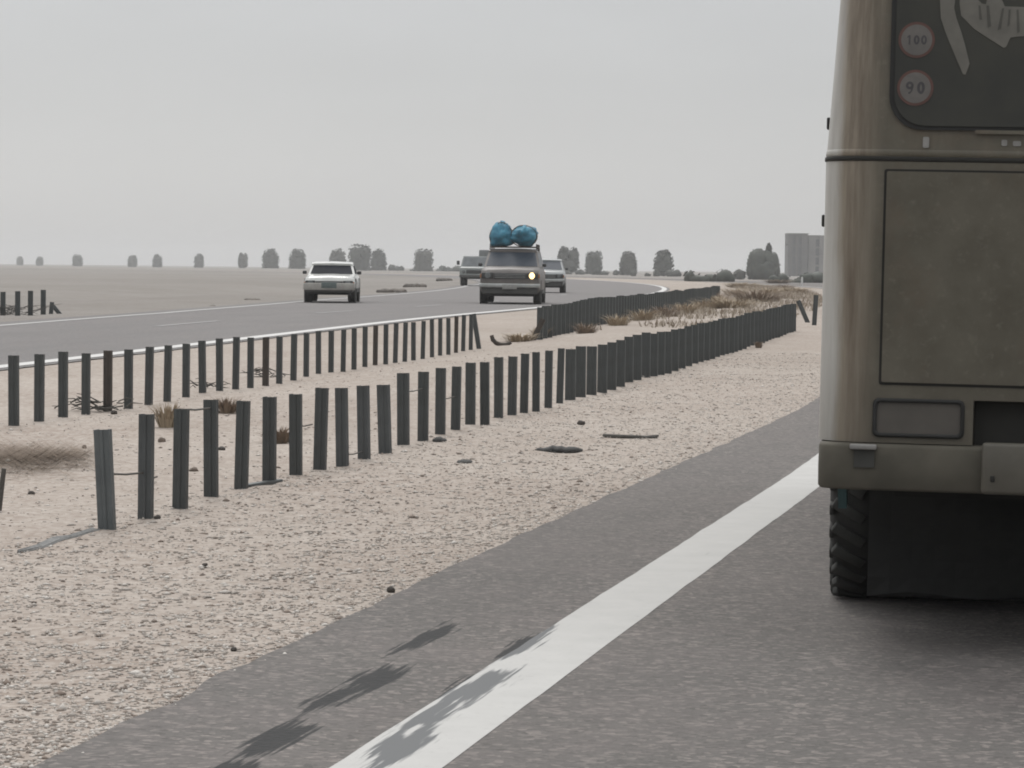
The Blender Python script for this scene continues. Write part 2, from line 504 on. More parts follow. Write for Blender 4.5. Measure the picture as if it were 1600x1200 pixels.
M = dict(
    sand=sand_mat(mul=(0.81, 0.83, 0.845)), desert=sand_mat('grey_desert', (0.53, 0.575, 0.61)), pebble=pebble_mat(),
    asphalt=asphalt_mat('asphalt', (0.152, 0.141, 0.132), (0.124, 0.117, 0.111), True),
    asphalt_far=asphalt_mat('opposite_asphalt', (0.19, 0.182, 0.18), (0.165, 0.16, 0.158), False),
    line=paint_mat('road_line_paint', (0.44, 0.435, 0.42), 0.35, True),
    line2=paint_mat('edge_line_paint', (0.52, 0.515, 0.50), 0.2, False),
    line3=paint_mat('dusty_edge_line_paint', (0.36, 0.355, 0.345), 0.4, False),
    worn=paint_mat('worn_dash_paint', (0.235, 0.23, 0.225), 0.6, False),
    steel=simple('dark_galvanised_steel', (0.074, 0.084, 0.086), (0.050, 0.053, 0.051), 0.6, 4, 0.2, stretch=(1, 1, 0.3)),
    steel2=simple('grey_galvanised_steel', (0.125, 0.14, 0.145), (0.09, 0.102, 0.106), 0.5, 9, 0.3, stretch=(1, 1, 0.3)),
    steel3=simple('bluish_steel', (0.092, 0.102, 0.106), (0.062, 0.067, 0.068), 0.55, 5, 0.25, stretch=(1, 1, 0.3)),
    strip=simple('weathered_strip', (0.21, 0.21, 0.205), (0.12, 0.12, 0.118), 0.7, 14),
    rust=simple('rusty_steel', (0.068, 0.055, 0.045), (0.048, 0.043, 0.038), 0.75, 14, 0.1),
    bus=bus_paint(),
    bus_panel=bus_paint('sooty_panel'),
    pocket=simple('dusty_pocket', (0.062, 0.062, 0.056), None, 0.8, 9),
    bumper=simple('dusty_bumper', (0.110, 0.101, 0.081), (0.076, 0.070, 0.056), 0.75, 5, spec=0.25),
    bumper2=simple('dusty_bumper_middle', (0.116, 0.107, 0.086), (0.085, 0.078, 0.063), 0.55, 6),
    rubber=simple('black_rubber', (0.018, 0.018, 0.017), (0.013, 0.013, 0.012), 0.7, 12),
    gap=simple('dark_gap', (0.02, 0.019, 0.016), None, 0.8, 10),
    tyre=simple('tyre_rubber', (0.030, 0.029, 0.027), (0.02, 0.02, 0.019), 0.85, 16),
    tread=simple('dusty_tread', (0.060, 0.060, 0.056), (0.035, 0.035, 0.033), 0.9, 7),
    chassis=simple('black_chassis', (0.016, 0.016, 0.015), (0.01, 0.01, 0.01), 0.8, 6),
    flapdust=simple('dusty_flap_rib', (0.085, 0.085, 0.078), (0.045, 0.045, 0.042), 0.9, 9),
    busglass=simple('dusty_dark_glass', (0.054, 0.053, 0.043), (0.036, 0.037, 0.033), 0.5, 3, spec=0.3),
    decal=simple('faded_white_decal', (0.155, 0.148, 0.128), (0.115, 0.11, 0.095), 0.6, 9),
    decal_dark=simple('decal_feather_gap', (0.085, 0.082, 0.07), None, 0.6, 9),
    sticker=simple('faded_sticker_white', (0.135, 0.125, 0.115), (0.105, 0.098, 0.091), 0.6, 20),
    sticker_red=simple('faded_sticker_red', (0.105, 0.048, 0.038), (0.085, 0.045, 0.036), 0.6, 20),
    sticker_ink=simple('sticker_ink', (0.06, 0.057, 0.06), None, 0.6, 20),
    lens=simple('dusty_lamp_lens', (0.100, 0.090, 0.078), (0.08, 0.073, 0.064), 0.35, 9),
    pale=simple('pale_metal', (0.27, 0.265, 0.25), (0.2, 0.195, 0.185), 0.5, 14),
    teal=simple('teal_skirt_paint', (0.06, 0.13, 0.14), (0.04, 0.09, 0.10), 0.5, 6),
    white_car=simple('white_car_paint', (0.52, 0.525, 0.50), (0.43, 0.435, 0.41), 0.3, 3, coat=0.4),
    white_car2=simple('pale_car_paint', (0.28, 0.295, 0.295), (0.22, 0.235, 0.235), 0.35, 3, coat=0.3),
    beige_car=simple('dusty_beige_car_paint', (0.140, 0.126, 0.117), (0.105, 0.095, 0.088), 0.5, 3),
    truck=simple('pale_green_truck_paint', (0.27, 0.29, 0.28), (0.21, 0.225, 0.215), 0.5, 3),
    truckload=simple('grey_cargo', (0.19, 0.20, 0.20), (0.13, 0.135, 0.135), 0.8, 2),
    darkglass=simple('dark_car_glass', (0.018, 0.02, 0.027), (0.012, 0.014, 0.018), 0.5, 3, spec=0.03),
    bumper_beige=simple('dusty_beige_bumper', (0.36, 0.345, 0.315), (0.27, 0.26, 0.24), 0.6, 4),
    truckglass=simple('hazed_truck_glass', (0.17, 0.185, 0.19), (0.12, 0.13, 0.135), 0.4, 3, spec=0.3),  # paler than the other glass: distance haze put into the colour
    carglass=simple('car_glass', (0.045, 0.055, 0.07), (0.035, 0.042, 0.055), 0.3, 3, spec=0.3),
    chrome=simple('dull_chrome', (0.42, 0.43, 0.42), (0.3, 0.31, 0.3), 0.35, 6, 0.6),
    grille=simple('dark_grille', (0.035, 0.036, 0.036), None, 0.6, 20),
    lowtrim=simple('dark_lower_body', (0.075, 0.075, 0.07), (0.055, 0.055, 0.052), 0.7, 4),
    lampoff=simple('unlit_headlamp', (0.16, 0.17, 0.17), (0.1, 0.11, 0.11), 0.2, 10),
    lampon=emit_mat('lit_headlamp', (1.0, 0.66, 0.30), 2.6),
    plate=simple('number_plate', (0.30, 0.30, 0.28), (0.22, 0.22, 0.21), 0.5, 20),
    plate_green=simple('green_grey_plate', (0.12, 0.15, 0.145), (0.09, 0.115, 0.11), 0.5, 20),
    amber=simple('amber_lens', (0.30, 0.13, 0.05), None, 0.3, 10),
    cloth=simple('blue_plastic_cloth', (0.065, 0.235, 0.325), (0.042, 0.145, 0.215), 0.7, 3.2, bmp=0.02, spec=0.25),
    rope=simple('rope', (0.10, 0.09, 0.07), None, 0.9, 20),
    brown=simple('brown_blanket', (0.21, 0.15, 0.12), (0.15, 0.11, 0.09), 0.9, 6),
    leaf=simple('dusty_leaves', (0.062, 0.070, 0.056), (0.036, 0.042, 0.034), 0.8, 0.9),
    leaf2=simple('olive_leaves', (0.075, 0.078, 0.062), (0.045, 0.048, 0.038), 0.8, 0.9),
    bark=simple('bark', (0.09, 0.07, 0.05), None, 0.9, 6),
    drygrass=simple('dry_grass', (0.38, 0.31, 0.225), (0.27, 0.215, 0.15), 0.9, 3),
    brownbrush=simple('brown_brush', (0.25, 0.195, 0.145), (0.17, 0.13, 0.10), 0.9, 3),
    covergrass=simple('dry_cover', (0.33, 0.28, 0.22), (0.24, 0.20, 0.155), 0.9, 0.6),
    rubble=simple('dark_rubble', (0.16, 0.14, 0.12), (0.10, 0.09, 0.08), 0.9, 2.5),
    twig=simple('grey_twig', (0.10, 0.095, 0.085), (0.065, 0.06, 0.055), 0.9, 12),
    stone=simple('brown_stone', (0.20, 0.16, 0.13), (0.11, 0.09, 0.075), 0.9, 12),
    darkstone=simple('dark_stone', (0.075, 0.065, 0.058), (0.05, 0.045, 0.04), 0.9, 12),
    concrete=simple('weathered_concrete', (0.17, 0.162, 0.15), (0.11, 0.107, 0.10), 0.9, 0.25),
    concrete2=simple('grey_concrete', (0.10, 0.097, 0.092), (0.07, 0.069, 0.066), 0.9, 0.25),
    opening=simple('dark_window', (0.045, 0.05, 0.055), None, 0.3, 2),
    whitepost=simple('white_painted_post', (0.62, 0.62, 0.60), None, 0.6, 4),
)


# ------------------------------------------------------------------ the ground
def vgrid(name, S, T, zfun, mat, jit=None):
    """a sheet in road coordinates"""
    vs, fs = [], []
    nT = len(T)
    for i, s in enumerate(S):
        for j, t in enumerate(T):
            tt = t(s) if callable(t) else t
            if jit: tt += jit(s, j)
            x, y = st2xy(s, tt)
            vs.append((x, y, zfun(s, tt)))
    for i in range(len(S) - 1):
        for j in range(nT - 1):
            a = i * nT + j
            fs.append((a, a + 1, a + nT + 1, a + nT))
    me = bpy.data.meshes.new(name)
    me.from_pydata(vs, [], fs)
    me.polygons.foreach_set('use_smooth', [True] * len(fs))
    bm = bmesh.new(); bm.from_mesh(me)
    for f in bm.faces:
        if f.normal.z < 0: f.normal_flip()
    bm.to_mesh(me); bm.free()
    me.materials.append(mat)
    return link(name, me)


def arange(a, b, st):
    return list(np.arange(a, b - 1e-6, st))


S_FINE = arange(-20, 4, 2) + arange(4, 30, 0.13) + arange(30, 75, 0.5) + [75 * 1.035 ** k for k in range(0, 68)]
S_ROAD = arange(-20, 4, 1) + arange(4, 40, 0.2) + arange(40, 110, 1) + [110 * 1.03 ** k for k in range(0, 66)]
T_RIGHT = -8.2
T_EDGE = 2.52
T_LEFT0 = 11.25
_fs = [(-50, 16.3), (45, 16.8), (56, 17.1), (80, 19.0), (157, 22.2), (300, 23.0), (2000, 23.0)]


def t_far(s):
    return float(np.interp(s, [p[0] for p in _fs], [p[1] for p in _fs]))


def t_edge(s):
    return float(np.interp(s, [0, 6.7, 8.5, 11.5, 14.3, 18.4, 25, 60], [2.49, 2.517, 2.54, 2.565, 2.548, 2.472, 2.30, 2.30]))


def t_line(s):
    return float(np.interp(s, [6.1, 9.25, 11, 13.6, 17.5, 24, 40], [0.049, 0.042, 0.034, 0.012, -0.044, -0.09, -0.09]))


def offroad(s, t):
    """0 on asphalt, 1 well away from it"""
    if t < T_RIGHT: return smooth((T_RIGHT - t) / 1.0)
    te = t_edge(s)
    if t <= te: return 0.0
    if t < T_LEFT0: return smooth(min(t - te, T_LEFT0 - t) / 0.8)
    e = t_far(s) + 0.6
    if t <= e: return 0.0
    return smooth((t - e) / 1.0)


def relief(s, t):
    o = offroad(s, t)
    if o <= 0: return 0.0
    n = noise.noise(Vector((s * 0.45, t * 0.45, 3))) * 0.035 + noise.noise(Vector((s * 1.7, t * 1.7, 8))) * 0.018
    if s < 32: n += noise.noise(Vector((s * 6, t * 6, 5))) * 0.010
    if 4.6 < t < 7.7: n += 0.05 * smooth((s - 16) / 20) * math.sin((t - 4.6) / 3.1 * PI)     # sand blown up between the two rows
    return n * o


def under_road(s, t):
    return (T_RIGHT + 0.05 < t < t_edge(s) - 0.04) or (T_LEFT0 + 0.05 < t < t_far(s) + 0.52)


def z_corr(s, t):
    z = hst(s, t) + relief(s, t)
    if under_road(s, t): z -= 0.035
    if t > 24: z -= 0.45 * smooth((t - 24) / 8)
    if t < -11: z -= 0.45 * smooth((-11 - t) / 6)
    return z


def groundz(p):
    s, t = xy2st(p[0], p[1])
    return hst(s, t) + relief(s, t)


T_GR = [-17, -14, -11, -9.5, -8.6, T_RIGHT, -6, -3, 0, 1.5, 2.1, 2.2, 2.28, 2.36, 2.44] + arange(T_EDGE, 5.2, 0.09) + arange(5.2, 8.4, 0.16) + arange(8.4, T_LEFT0, 0.3) + \
       [T_LEFT0, T_LEFT0 + 0.2, 13, 15.5] + arange(16.6, 24, 0.4) + [24, 25, 26.5, 28, 30, 32]
gobj = vgrid('ground', S_FINE, T_GR, z_corr, M['sand'])
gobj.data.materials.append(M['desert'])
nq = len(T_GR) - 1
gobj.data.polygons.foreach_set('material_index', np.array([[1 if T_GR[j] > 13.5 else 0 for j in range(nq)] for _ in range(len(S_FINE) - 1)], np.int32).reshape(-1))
tag(gobj, kind='structure')

# the desert beyond
xs = sorted(set([0.0] + [sg * v for sg in (1, -1) for v in list(np.arange(4, 80, 4)) + [80 * 1.13 ** k for k in range(0, 33)]]))
ys = [-300, -150, -80, -40] + list(np.arange(-24, 120, 4)) + [120 * 1.09 ** k for k in range(0, 42)]
vs, fs = [], []
for y in ys:
    for x in xs:
        s, t = xy2st(x, y)
        tt = max(-40.0, min(60.0, t))
        w = smooth((min(tt + 19.0, 34.0 - tt)) / 2.0)
        z = hst(s, tt) - 0.30 * w - 0.10 * (1 - w)
        dist = math.hypot(x, y)
        out = 1 - smooth((min(tt + 30.0, 40.0 - tt)) / 8.0)
        z += out * noise.noise(Vector((x * 0.02, y * 0.02, 1))) * 0.35 * smooth(dist / 150)
        z += out * noise.noise(Vector((x * 0.004, y * 0.004, 4))) * 0.8 * smooth(dist / 500)
        vs.append((x, y, z))
nx = len(xs)
for i in range(len(ys) - 1):
    for j in range(nx - 1):
        a = i * nx + j
        fs.append((a, a + 1, a + nx + 1, a + nx))
me = bpy.data.meshes.new('desert_plain')
me.from_pydata(vs, [], fs)
me.polygons.foreach_set('use_smooth', [True] * len(fs))
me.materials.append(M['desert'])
tag(link('desert_plain', me), kind='structure')


# roads
def edge_jit(lo, hi, amp):
    def f(s, j):
        if j not in (lo, hi): return 0.0
        return amp * (noise.noise(Vector((s * 2.1, j * 9.0, 2))) + 0.7 * noise.noise(Vector((s * 7.0, j * 5.0, 6))))
    return f


tag(vgrid('road', S_ROAD, [T_RIGHT, -5, -2, 1, lambda s: t_edge(s) + 0.03], lambda s, t: hst(s, t) + 0.010, M['asphalt'], edge_jit(0, 4, 0.035)), kind='structure')
tag(vgrid('opposite_road', S_ROAD, [T_LEFT0, 13, 15, lambda s: t_far(s) + 0.62], lambda s, t: hst(s, t) + 0.010, M['asphalt_far'], edge_jit(0, 3, 0.05)), kind='structure')
tag(vgrid('road_edge_line', S_ROAD, [lambda s: 1.52 + t_line(s), lambda s: 1.79 + t_line(s)], lambda s, t: hst(s, t) + 0.0114, M['line'], edge_jit(0, 1, 0.006)), kind='structure')
tag(vgrid('right_edge_line', S_ROAD, [-5.72, -5.55], lambda s, t: hst(s, t) + 0.015, M['line2']), kind='structure')
tag(vgrid('opposite_near_edge_line', S_ROAD, [11.40, 11.66], lambda s, t: hst(s, t) + 0.015, M['line2'], edge_jit(0, 1, 0.012)), kind='structure')
tag(vgrid('opposite_far_edge_line', S_ROAD, [lambda s: t_far(s) - 0.10, lambda s: t_far(s) + 0.10], lambda s, t: hst(s, t) + 0.015, M['line3'], edge_jit(0, 1, 0.012)), kind='structure')
for k in range(7):
    s_a = 34 + k * 12.0
    tag(vgrid('worn_lane_dash', arange(s_a, s_a + 4.01, 0.5), [14.35, 14.5], lambda s, t: hst(s, t) + 0.015, M['worn']), kind='structure')
for k in range(6):
    s_a = -6 + k * 9.0
    tag(vgrid('lane_dash', arange(s_a, s_a + 3.01, 0.5), [-2.15, -2.0], lambda s, t: hst(s, t) + 0.015, M['line2']), kind='structure')

# loose stones on the shoulder and the median
NP = 75000
u = rng.random(NP)
s_ = 5.6 * (38 / 5.6) ** (u ** 1.6)
t_ = np.where(rng.random(NP) < 0.62, T_EDGE - 0.03 + rng.random(NP) ** 1.3 * 2.15, T_EDGE + rng.random(NP) * 5.6)
t_ = t_ - T_EDGE + np.interp(s_, [0, 6.7, 8.5, 11.5, 14.3, 18.4, 25, 60], [2.49, 2.517, 2.54, 2.565, 2.548, 2.472, 2.30, 2.30])
size = np.clip(0.0062 * np.exp(rng.normal(0, 0.42, NP)), 0.0035, 0.022)
octv = np.array([(1, 0, 0), (-1, 0, 0), (0, 1, 0), (0, -1, 0), (0, 0, 1), (0, 0, -0.6)], float)
octf = np.array([(0, 2, 4), (2, 1, 4), (1, 3, 4), (3, 0, 4), (2, 0, 5), (1, 2, 5), (3, 1, 5), (0, 3, 5)])
P = np.zeros((NP, 3))
for i in range(NP):
    x, y = st2xy(s_[i], t_[i])
    P[i] = (x, y, hst(s_[i], t_[i]) + relief(s_[i], t_[i]) + size[i] * 0.08)
ang = rng.random(NP) * 2 * PI
sc = size[:, None] * (0.6 + 0.8 * rng.random((NP, 3))); sc[:, 2] *= 0.5
V = octv[None] * (0.75 + 0.5 * rng.random((NP, 6, 1))) * sc[:, None, :]
ca, sa = np.cos(ang)[:, None], np.sin(ang)[:, None]
V = np.stack([V[..., 0] * ca - V[..., 1] * sa, V[..., 0] * sa + V[..., 1] * ca, V[..., 2]], -1) + P[:, None, :]
Fi = (octf[None] + (np.arange(NP) * 6)[:, None, None]).reshape(-1)
me = bpy.data.meshes.new('loose_gravel')
me.vertices.add(NP * 6); me.vertices.foreach_set('co', V.reshape(-1).astype(np.float32))
me.loops.add(len(Fi)); me.loops.foreach_set('vertex_index', Fi.astype(np.int32))
me.polygons.add(NP * 8); me.polygons.foreach_set('loop_start', (np.arange(NP * 8) * 3).astype(np.int32))
me.polygons.foreach_set('loop_total', np.full(NP * 8, 3, np.int32))
me.update(calc_edges=True); me.materials.append(M['pebble'])
tag(link('loose_gravel', me), 'pale sandy gravel spread over the shoulder beside the asphalt', 'gravel', kind='stuff')

# ------------------------------------------------------------------ the guard-rail posts
ORD = ['first', 'second', 'third', 'fourth', 'fifth', 'sixth', 'seventh', 'eighth', 'ninth', 'tenth', 'eleventh', 'twelfth', 'thirteenth',
       'fourteenth', 'fifteenth', 'sixteenth', 'seventeenth', 'eighteenth', 'nineteenth', 'twentieth', 'twenty-first', 'twenty-second', 'twenty-third',
       'twenty-fourth', 'twenty-fifth', 'twenty-sixth', 'twenty-seventh', 'twenty-eighth', 'twenty-ninth', 'thirtieth', 'thirty-first', 'thirty-second',
       'thirty-third', 'thirty-fourth', 'thirty-fifth']
_post_cache = {}


def post_mesh(mat, w):
    """folded steel channel of unit height with two slotted holes' worth of lip; sunk 0.2 below its foot"""
    key = (mat.name, round(w, 3))
    if key in _post_cache: return _post_cache[key]
    th, fl = 0.006, 0.042
    out = [(-w / 2, 0), (w / 2, 0), (w / 2, fl), (w / 2 - 0.016, fl), (w / 2 - 0.016, fl - th), (w / 2 - th, fl - th), (w / 2 - th, th),
           (-w / 2 + th, th), (-w / 2 + th, fl - th), (-w / 2 + 0.016, fl - th), (-w / 2 + 0.016, fl), (-w / 2, fl)]
    mb = MB()
    n = len(out)
    lo = [(x, y, -0.2) for x, y in out]; hi = [(x, y, 1.0) for x, y in out]
    mb.add(lo + hi, [(i, (i + 1) % n, n + (i + 1) % n, n + i) for i in range(n)])
    for a, b, c, d in ((0, 1, 6, 7), (1, 2, 5, 6), (2, 3, 4, 5), (0, 7, 8, 11), (8, 9, 10, 11)):
        mb.add([hi[a], hi[b], hi[c], hi[d]], [(0, 1, 2, 3)])
    # pressed rib down the face and bolts near the head
    mb.add([(-w * .16, 0, -0.2), (-w * .09, -0.007, -0.2), (w * .09, -0.007, -0.2), (w * .16, 0, -0.2),
            (-w * .16, 0, 1.0), (-w * .09, -0.007, 1.0), (w * .09, -0.007, 1.0), (w * .16, 0, 1.0)],
           [(0, 1, 5, 4), (1, 2, 6, 5), (2, 3, 7, 6), (4, 5, 6, 7)])
    me = mb.mesh('guard_post', mat)
    _post_cache[key] = me
    return me


def put_post(p, hgt, w, mat, label, group, lean=0.0, turn=0.0, fore=0.0):
    s, t = xy2st(p[0], p[1])
    o = link('guard_post', post_mesh(mat, w))
    o.location = (p[0], p[1], groundz(p) - 0.005)
    o.scale = (1, 1, hgt)
    o.rotation_euler = (fore, lean, -heading(s) + turn)
    tag(o, label, 'post', group)
    return o


G1 = 'steel posts in the front row beside the gravel shoulder'
G2 = 'steel posts in the back row beside the opposite carriageway'
# centre at foot, foot, head, width in the picture's 1600 px
ROW1 = [(165, 831, 673, 27), (225, 814, 648, 23), (279, 800, 642, 23), (328, 783, 630, 22), (375, 765, 625, 21), (419, 755, 616, 21), (461, 741, 612, 20),
        (498, 734, 604, 20), (533, 728, 603, 19), (567, 719, 603, 19), (600, 709, 600, 20), (629, 698, 584, 19), (660, 688, 578, 17), (687, 678, 573, 16),
        (711, 671, 571, 15), (734, 664, 566, 16), (757, 662, 562, 15), (778, 654, 558, 14), (799, 649, 556, 14), (818, 646, 552, 13), (837, 643, 549, 12),
        (856, 638, 547, 12), (874, 630, 543, 11)]
LIGHT1 = {0: 'steel2'}
leans1 = {0: -0.05, 8: -0.03, 9: -0.025, 10: -0.04}
for i, (x, yb, yt, w) in enumerate(ROW1):
    p = ground_at(x, yb)
    k = p.y / FPX
    mat = M['steel2'] if i == 0 else M['steel3'] if i in (8, 9, 10, 1) else M['steel']
    turn = random.uniform(-0.07, 0.07)
    if i in (8, 9, 10): turn = -0.18
    if i == 0:
        lb = 'lighter grey steel channel post at the near end of the front row'
    elif i in (8, 9, 10):
        lb = 'shorter leaning steel post, %s in the front row' % ORD[i]
    elif i in (4, 5):
        lb = 'dark steel post %s in the front row, beside the fallen strip' % ORD[i]
    else:
        lb = 'dark steel channel post, %s from the near end of the front row' % ORD[i]
    put_post(p, (yb - yt) * k, w * k * 0.94, mat, lb, G1, leans1.get(i, random.uniform(-0.022, 0.022)), turn, random.uniform(-0.03, 0.03))
sp1 = (25.19 - 12.81) / 22
s = 25.19 + sp1
while s < 48.9:
    t = float(np.interp(s, [25.19, 36.1, 48.7], [4.50, 4.29, 4.13]))
    x, y = st2xy(s, t + random.uniform(-0.006, 0.006))
    put_post((x, y), random.uniform(0.468, 0.478), 0.092, M['steel'], 'dark steel post in the far close-set stretch of the front row',
             G1, random.uniform(-0.008, 0.008), random.uniform(-0.04, 0.04))
    s += sp1
# after the gap: two knocked posts, then the row goes on behind the bus
for (x, yb, yt, ln, lb) in ((1262, 504, 468, -0.42, 'dark steel post knocked over to one side in the gap beyond the front row'),
                            (1272, 508, 462, 0.05, 'dark upright steel post standing just beyond the knocked one beside the bus')):
    p = ground_at(x, yb); k = p.y / FPX
    put_post(p, (yb - yt) * k * 1.05, 0.085, M['steel'], lb, G1, ln)

ROW2 = [(20, 668, 557, 15.5), (59.5, 660, 554, 15), (97, 654, 550, 14), (133, 644, 547, 13), (167, 640, 544, 13), (199.5, 636, 542, 13), (231, 631, 539, 12),
        (260, 626, 537, 11), (289.5, 620, 535, 11), (315.5, 615, 532, 11), (342, 612, 529, 10), (367, 609, 526, 10), (390.5, 606, 526, 9.5), (414, 601, 524, 9.5),
        (435.5, 597, 522, 9), (457.5, 593, 520, 9), (477.5, 588, 519, 8), (497, 583, 516, 8), (516.5, 580, 514, 8), (535.5, 578, 512, 7.5), (552.5, 576, 511, 7.5),
        (569.5, 573, 509, 7.5), (585.5, 570, 507, 7), (602, 569, 506, 7), (617, 567, 504, 7), (632, 565, 503, 7), (645.5, 562, 501, 7), (660, 560, 500, 6.5),
        (674.5, 558, 498, 6), (687, 556, 497, 6), (700, 554, 496, 6), (712, 552, 494, 6), (723, 550, 493, 6), (735, 548, 492, 6), (748, 546, 490, 7)]
for i, (x, yb, yt, w) in enumerate(ROW2):
    p = ground_at(x, yb)
    # keep the row straight: pull each foot onto a smooth line
    s, t = xy2st(p.x, p.y)
    k = p.y / FPX
    if i == 34: lb, ln = 'last steel post of the back row before the gap, leaning over at its foot', -0.17
    elif i in (3, 4): lb, ln = '%s steel post of the back row, with dry brush caught at its foot' % ORD[i], 0
    else: lb, ln = 'dark steel channel post, %s from the near end of the back row' % ORD[i], random.uniform(-0.02, 0.02)
    put_post(p, (yb - yt) * k, w * k * 0.96, M['rust'] if i % 9 == 4 else M['steel'], lb, G2, ln, random.uniform(-0.06, 0.06))
put_post(ground_at(832, 531), 0.36, 0.08, M['rust'], 'short rusty steel post leaning at the start of the back row beyond the gap', G2, 0.45)
sp2 = 17.9 / 34
s = 42.7
while s < 96:
    if not (91.5 < s < 93.5):
        t = float(np.interp(s, [42.5, 58, 94], [7.54, 7.74, 8.25]))
        x, y = st2xy(s, t)
        put_post((x, y), random.uniform(0.485, 0.497), 0.092, M['steel'], 'dark steel post in the far close-set stretch of the back row',
                 G2, random.uniform(-0.008, 0.008), random.uniform(-0.04, 0.04))
    s += sp2 * (1.0 if s < 91 else 1.6)
G3 = 'steel posts across the opposite carriageway'
for i, (x, yb, yt) in enumerate([(4, 493, 456), (27, 494, 455), (47, 493, 454), (67, 492, 453)]):
    p = ground_at(x, yb); k = p.y / FPX
    put_post(p, (yb - yt) * k, 7.5 * k, M['steel'], 'dark post beyond the opposite carriageway, %s of four' % ['leftmost', 'second from the left', 'third from the left', 'rightmost'][i], G3)
for i, (x, yb, yt, ln) in enumerate([(79, 491, 472, 0.1), (93, 490, 474, -0.7)]):
    p = ground_at(x, yb); k = p.y / FPX
    put_post(p, (yb - yt) * k, 6 * k, M['steel'], ['short broken post stub just right of the four upright posts', 'steel post collapsed to the right beyond the broken stub'][i], G3, ln)


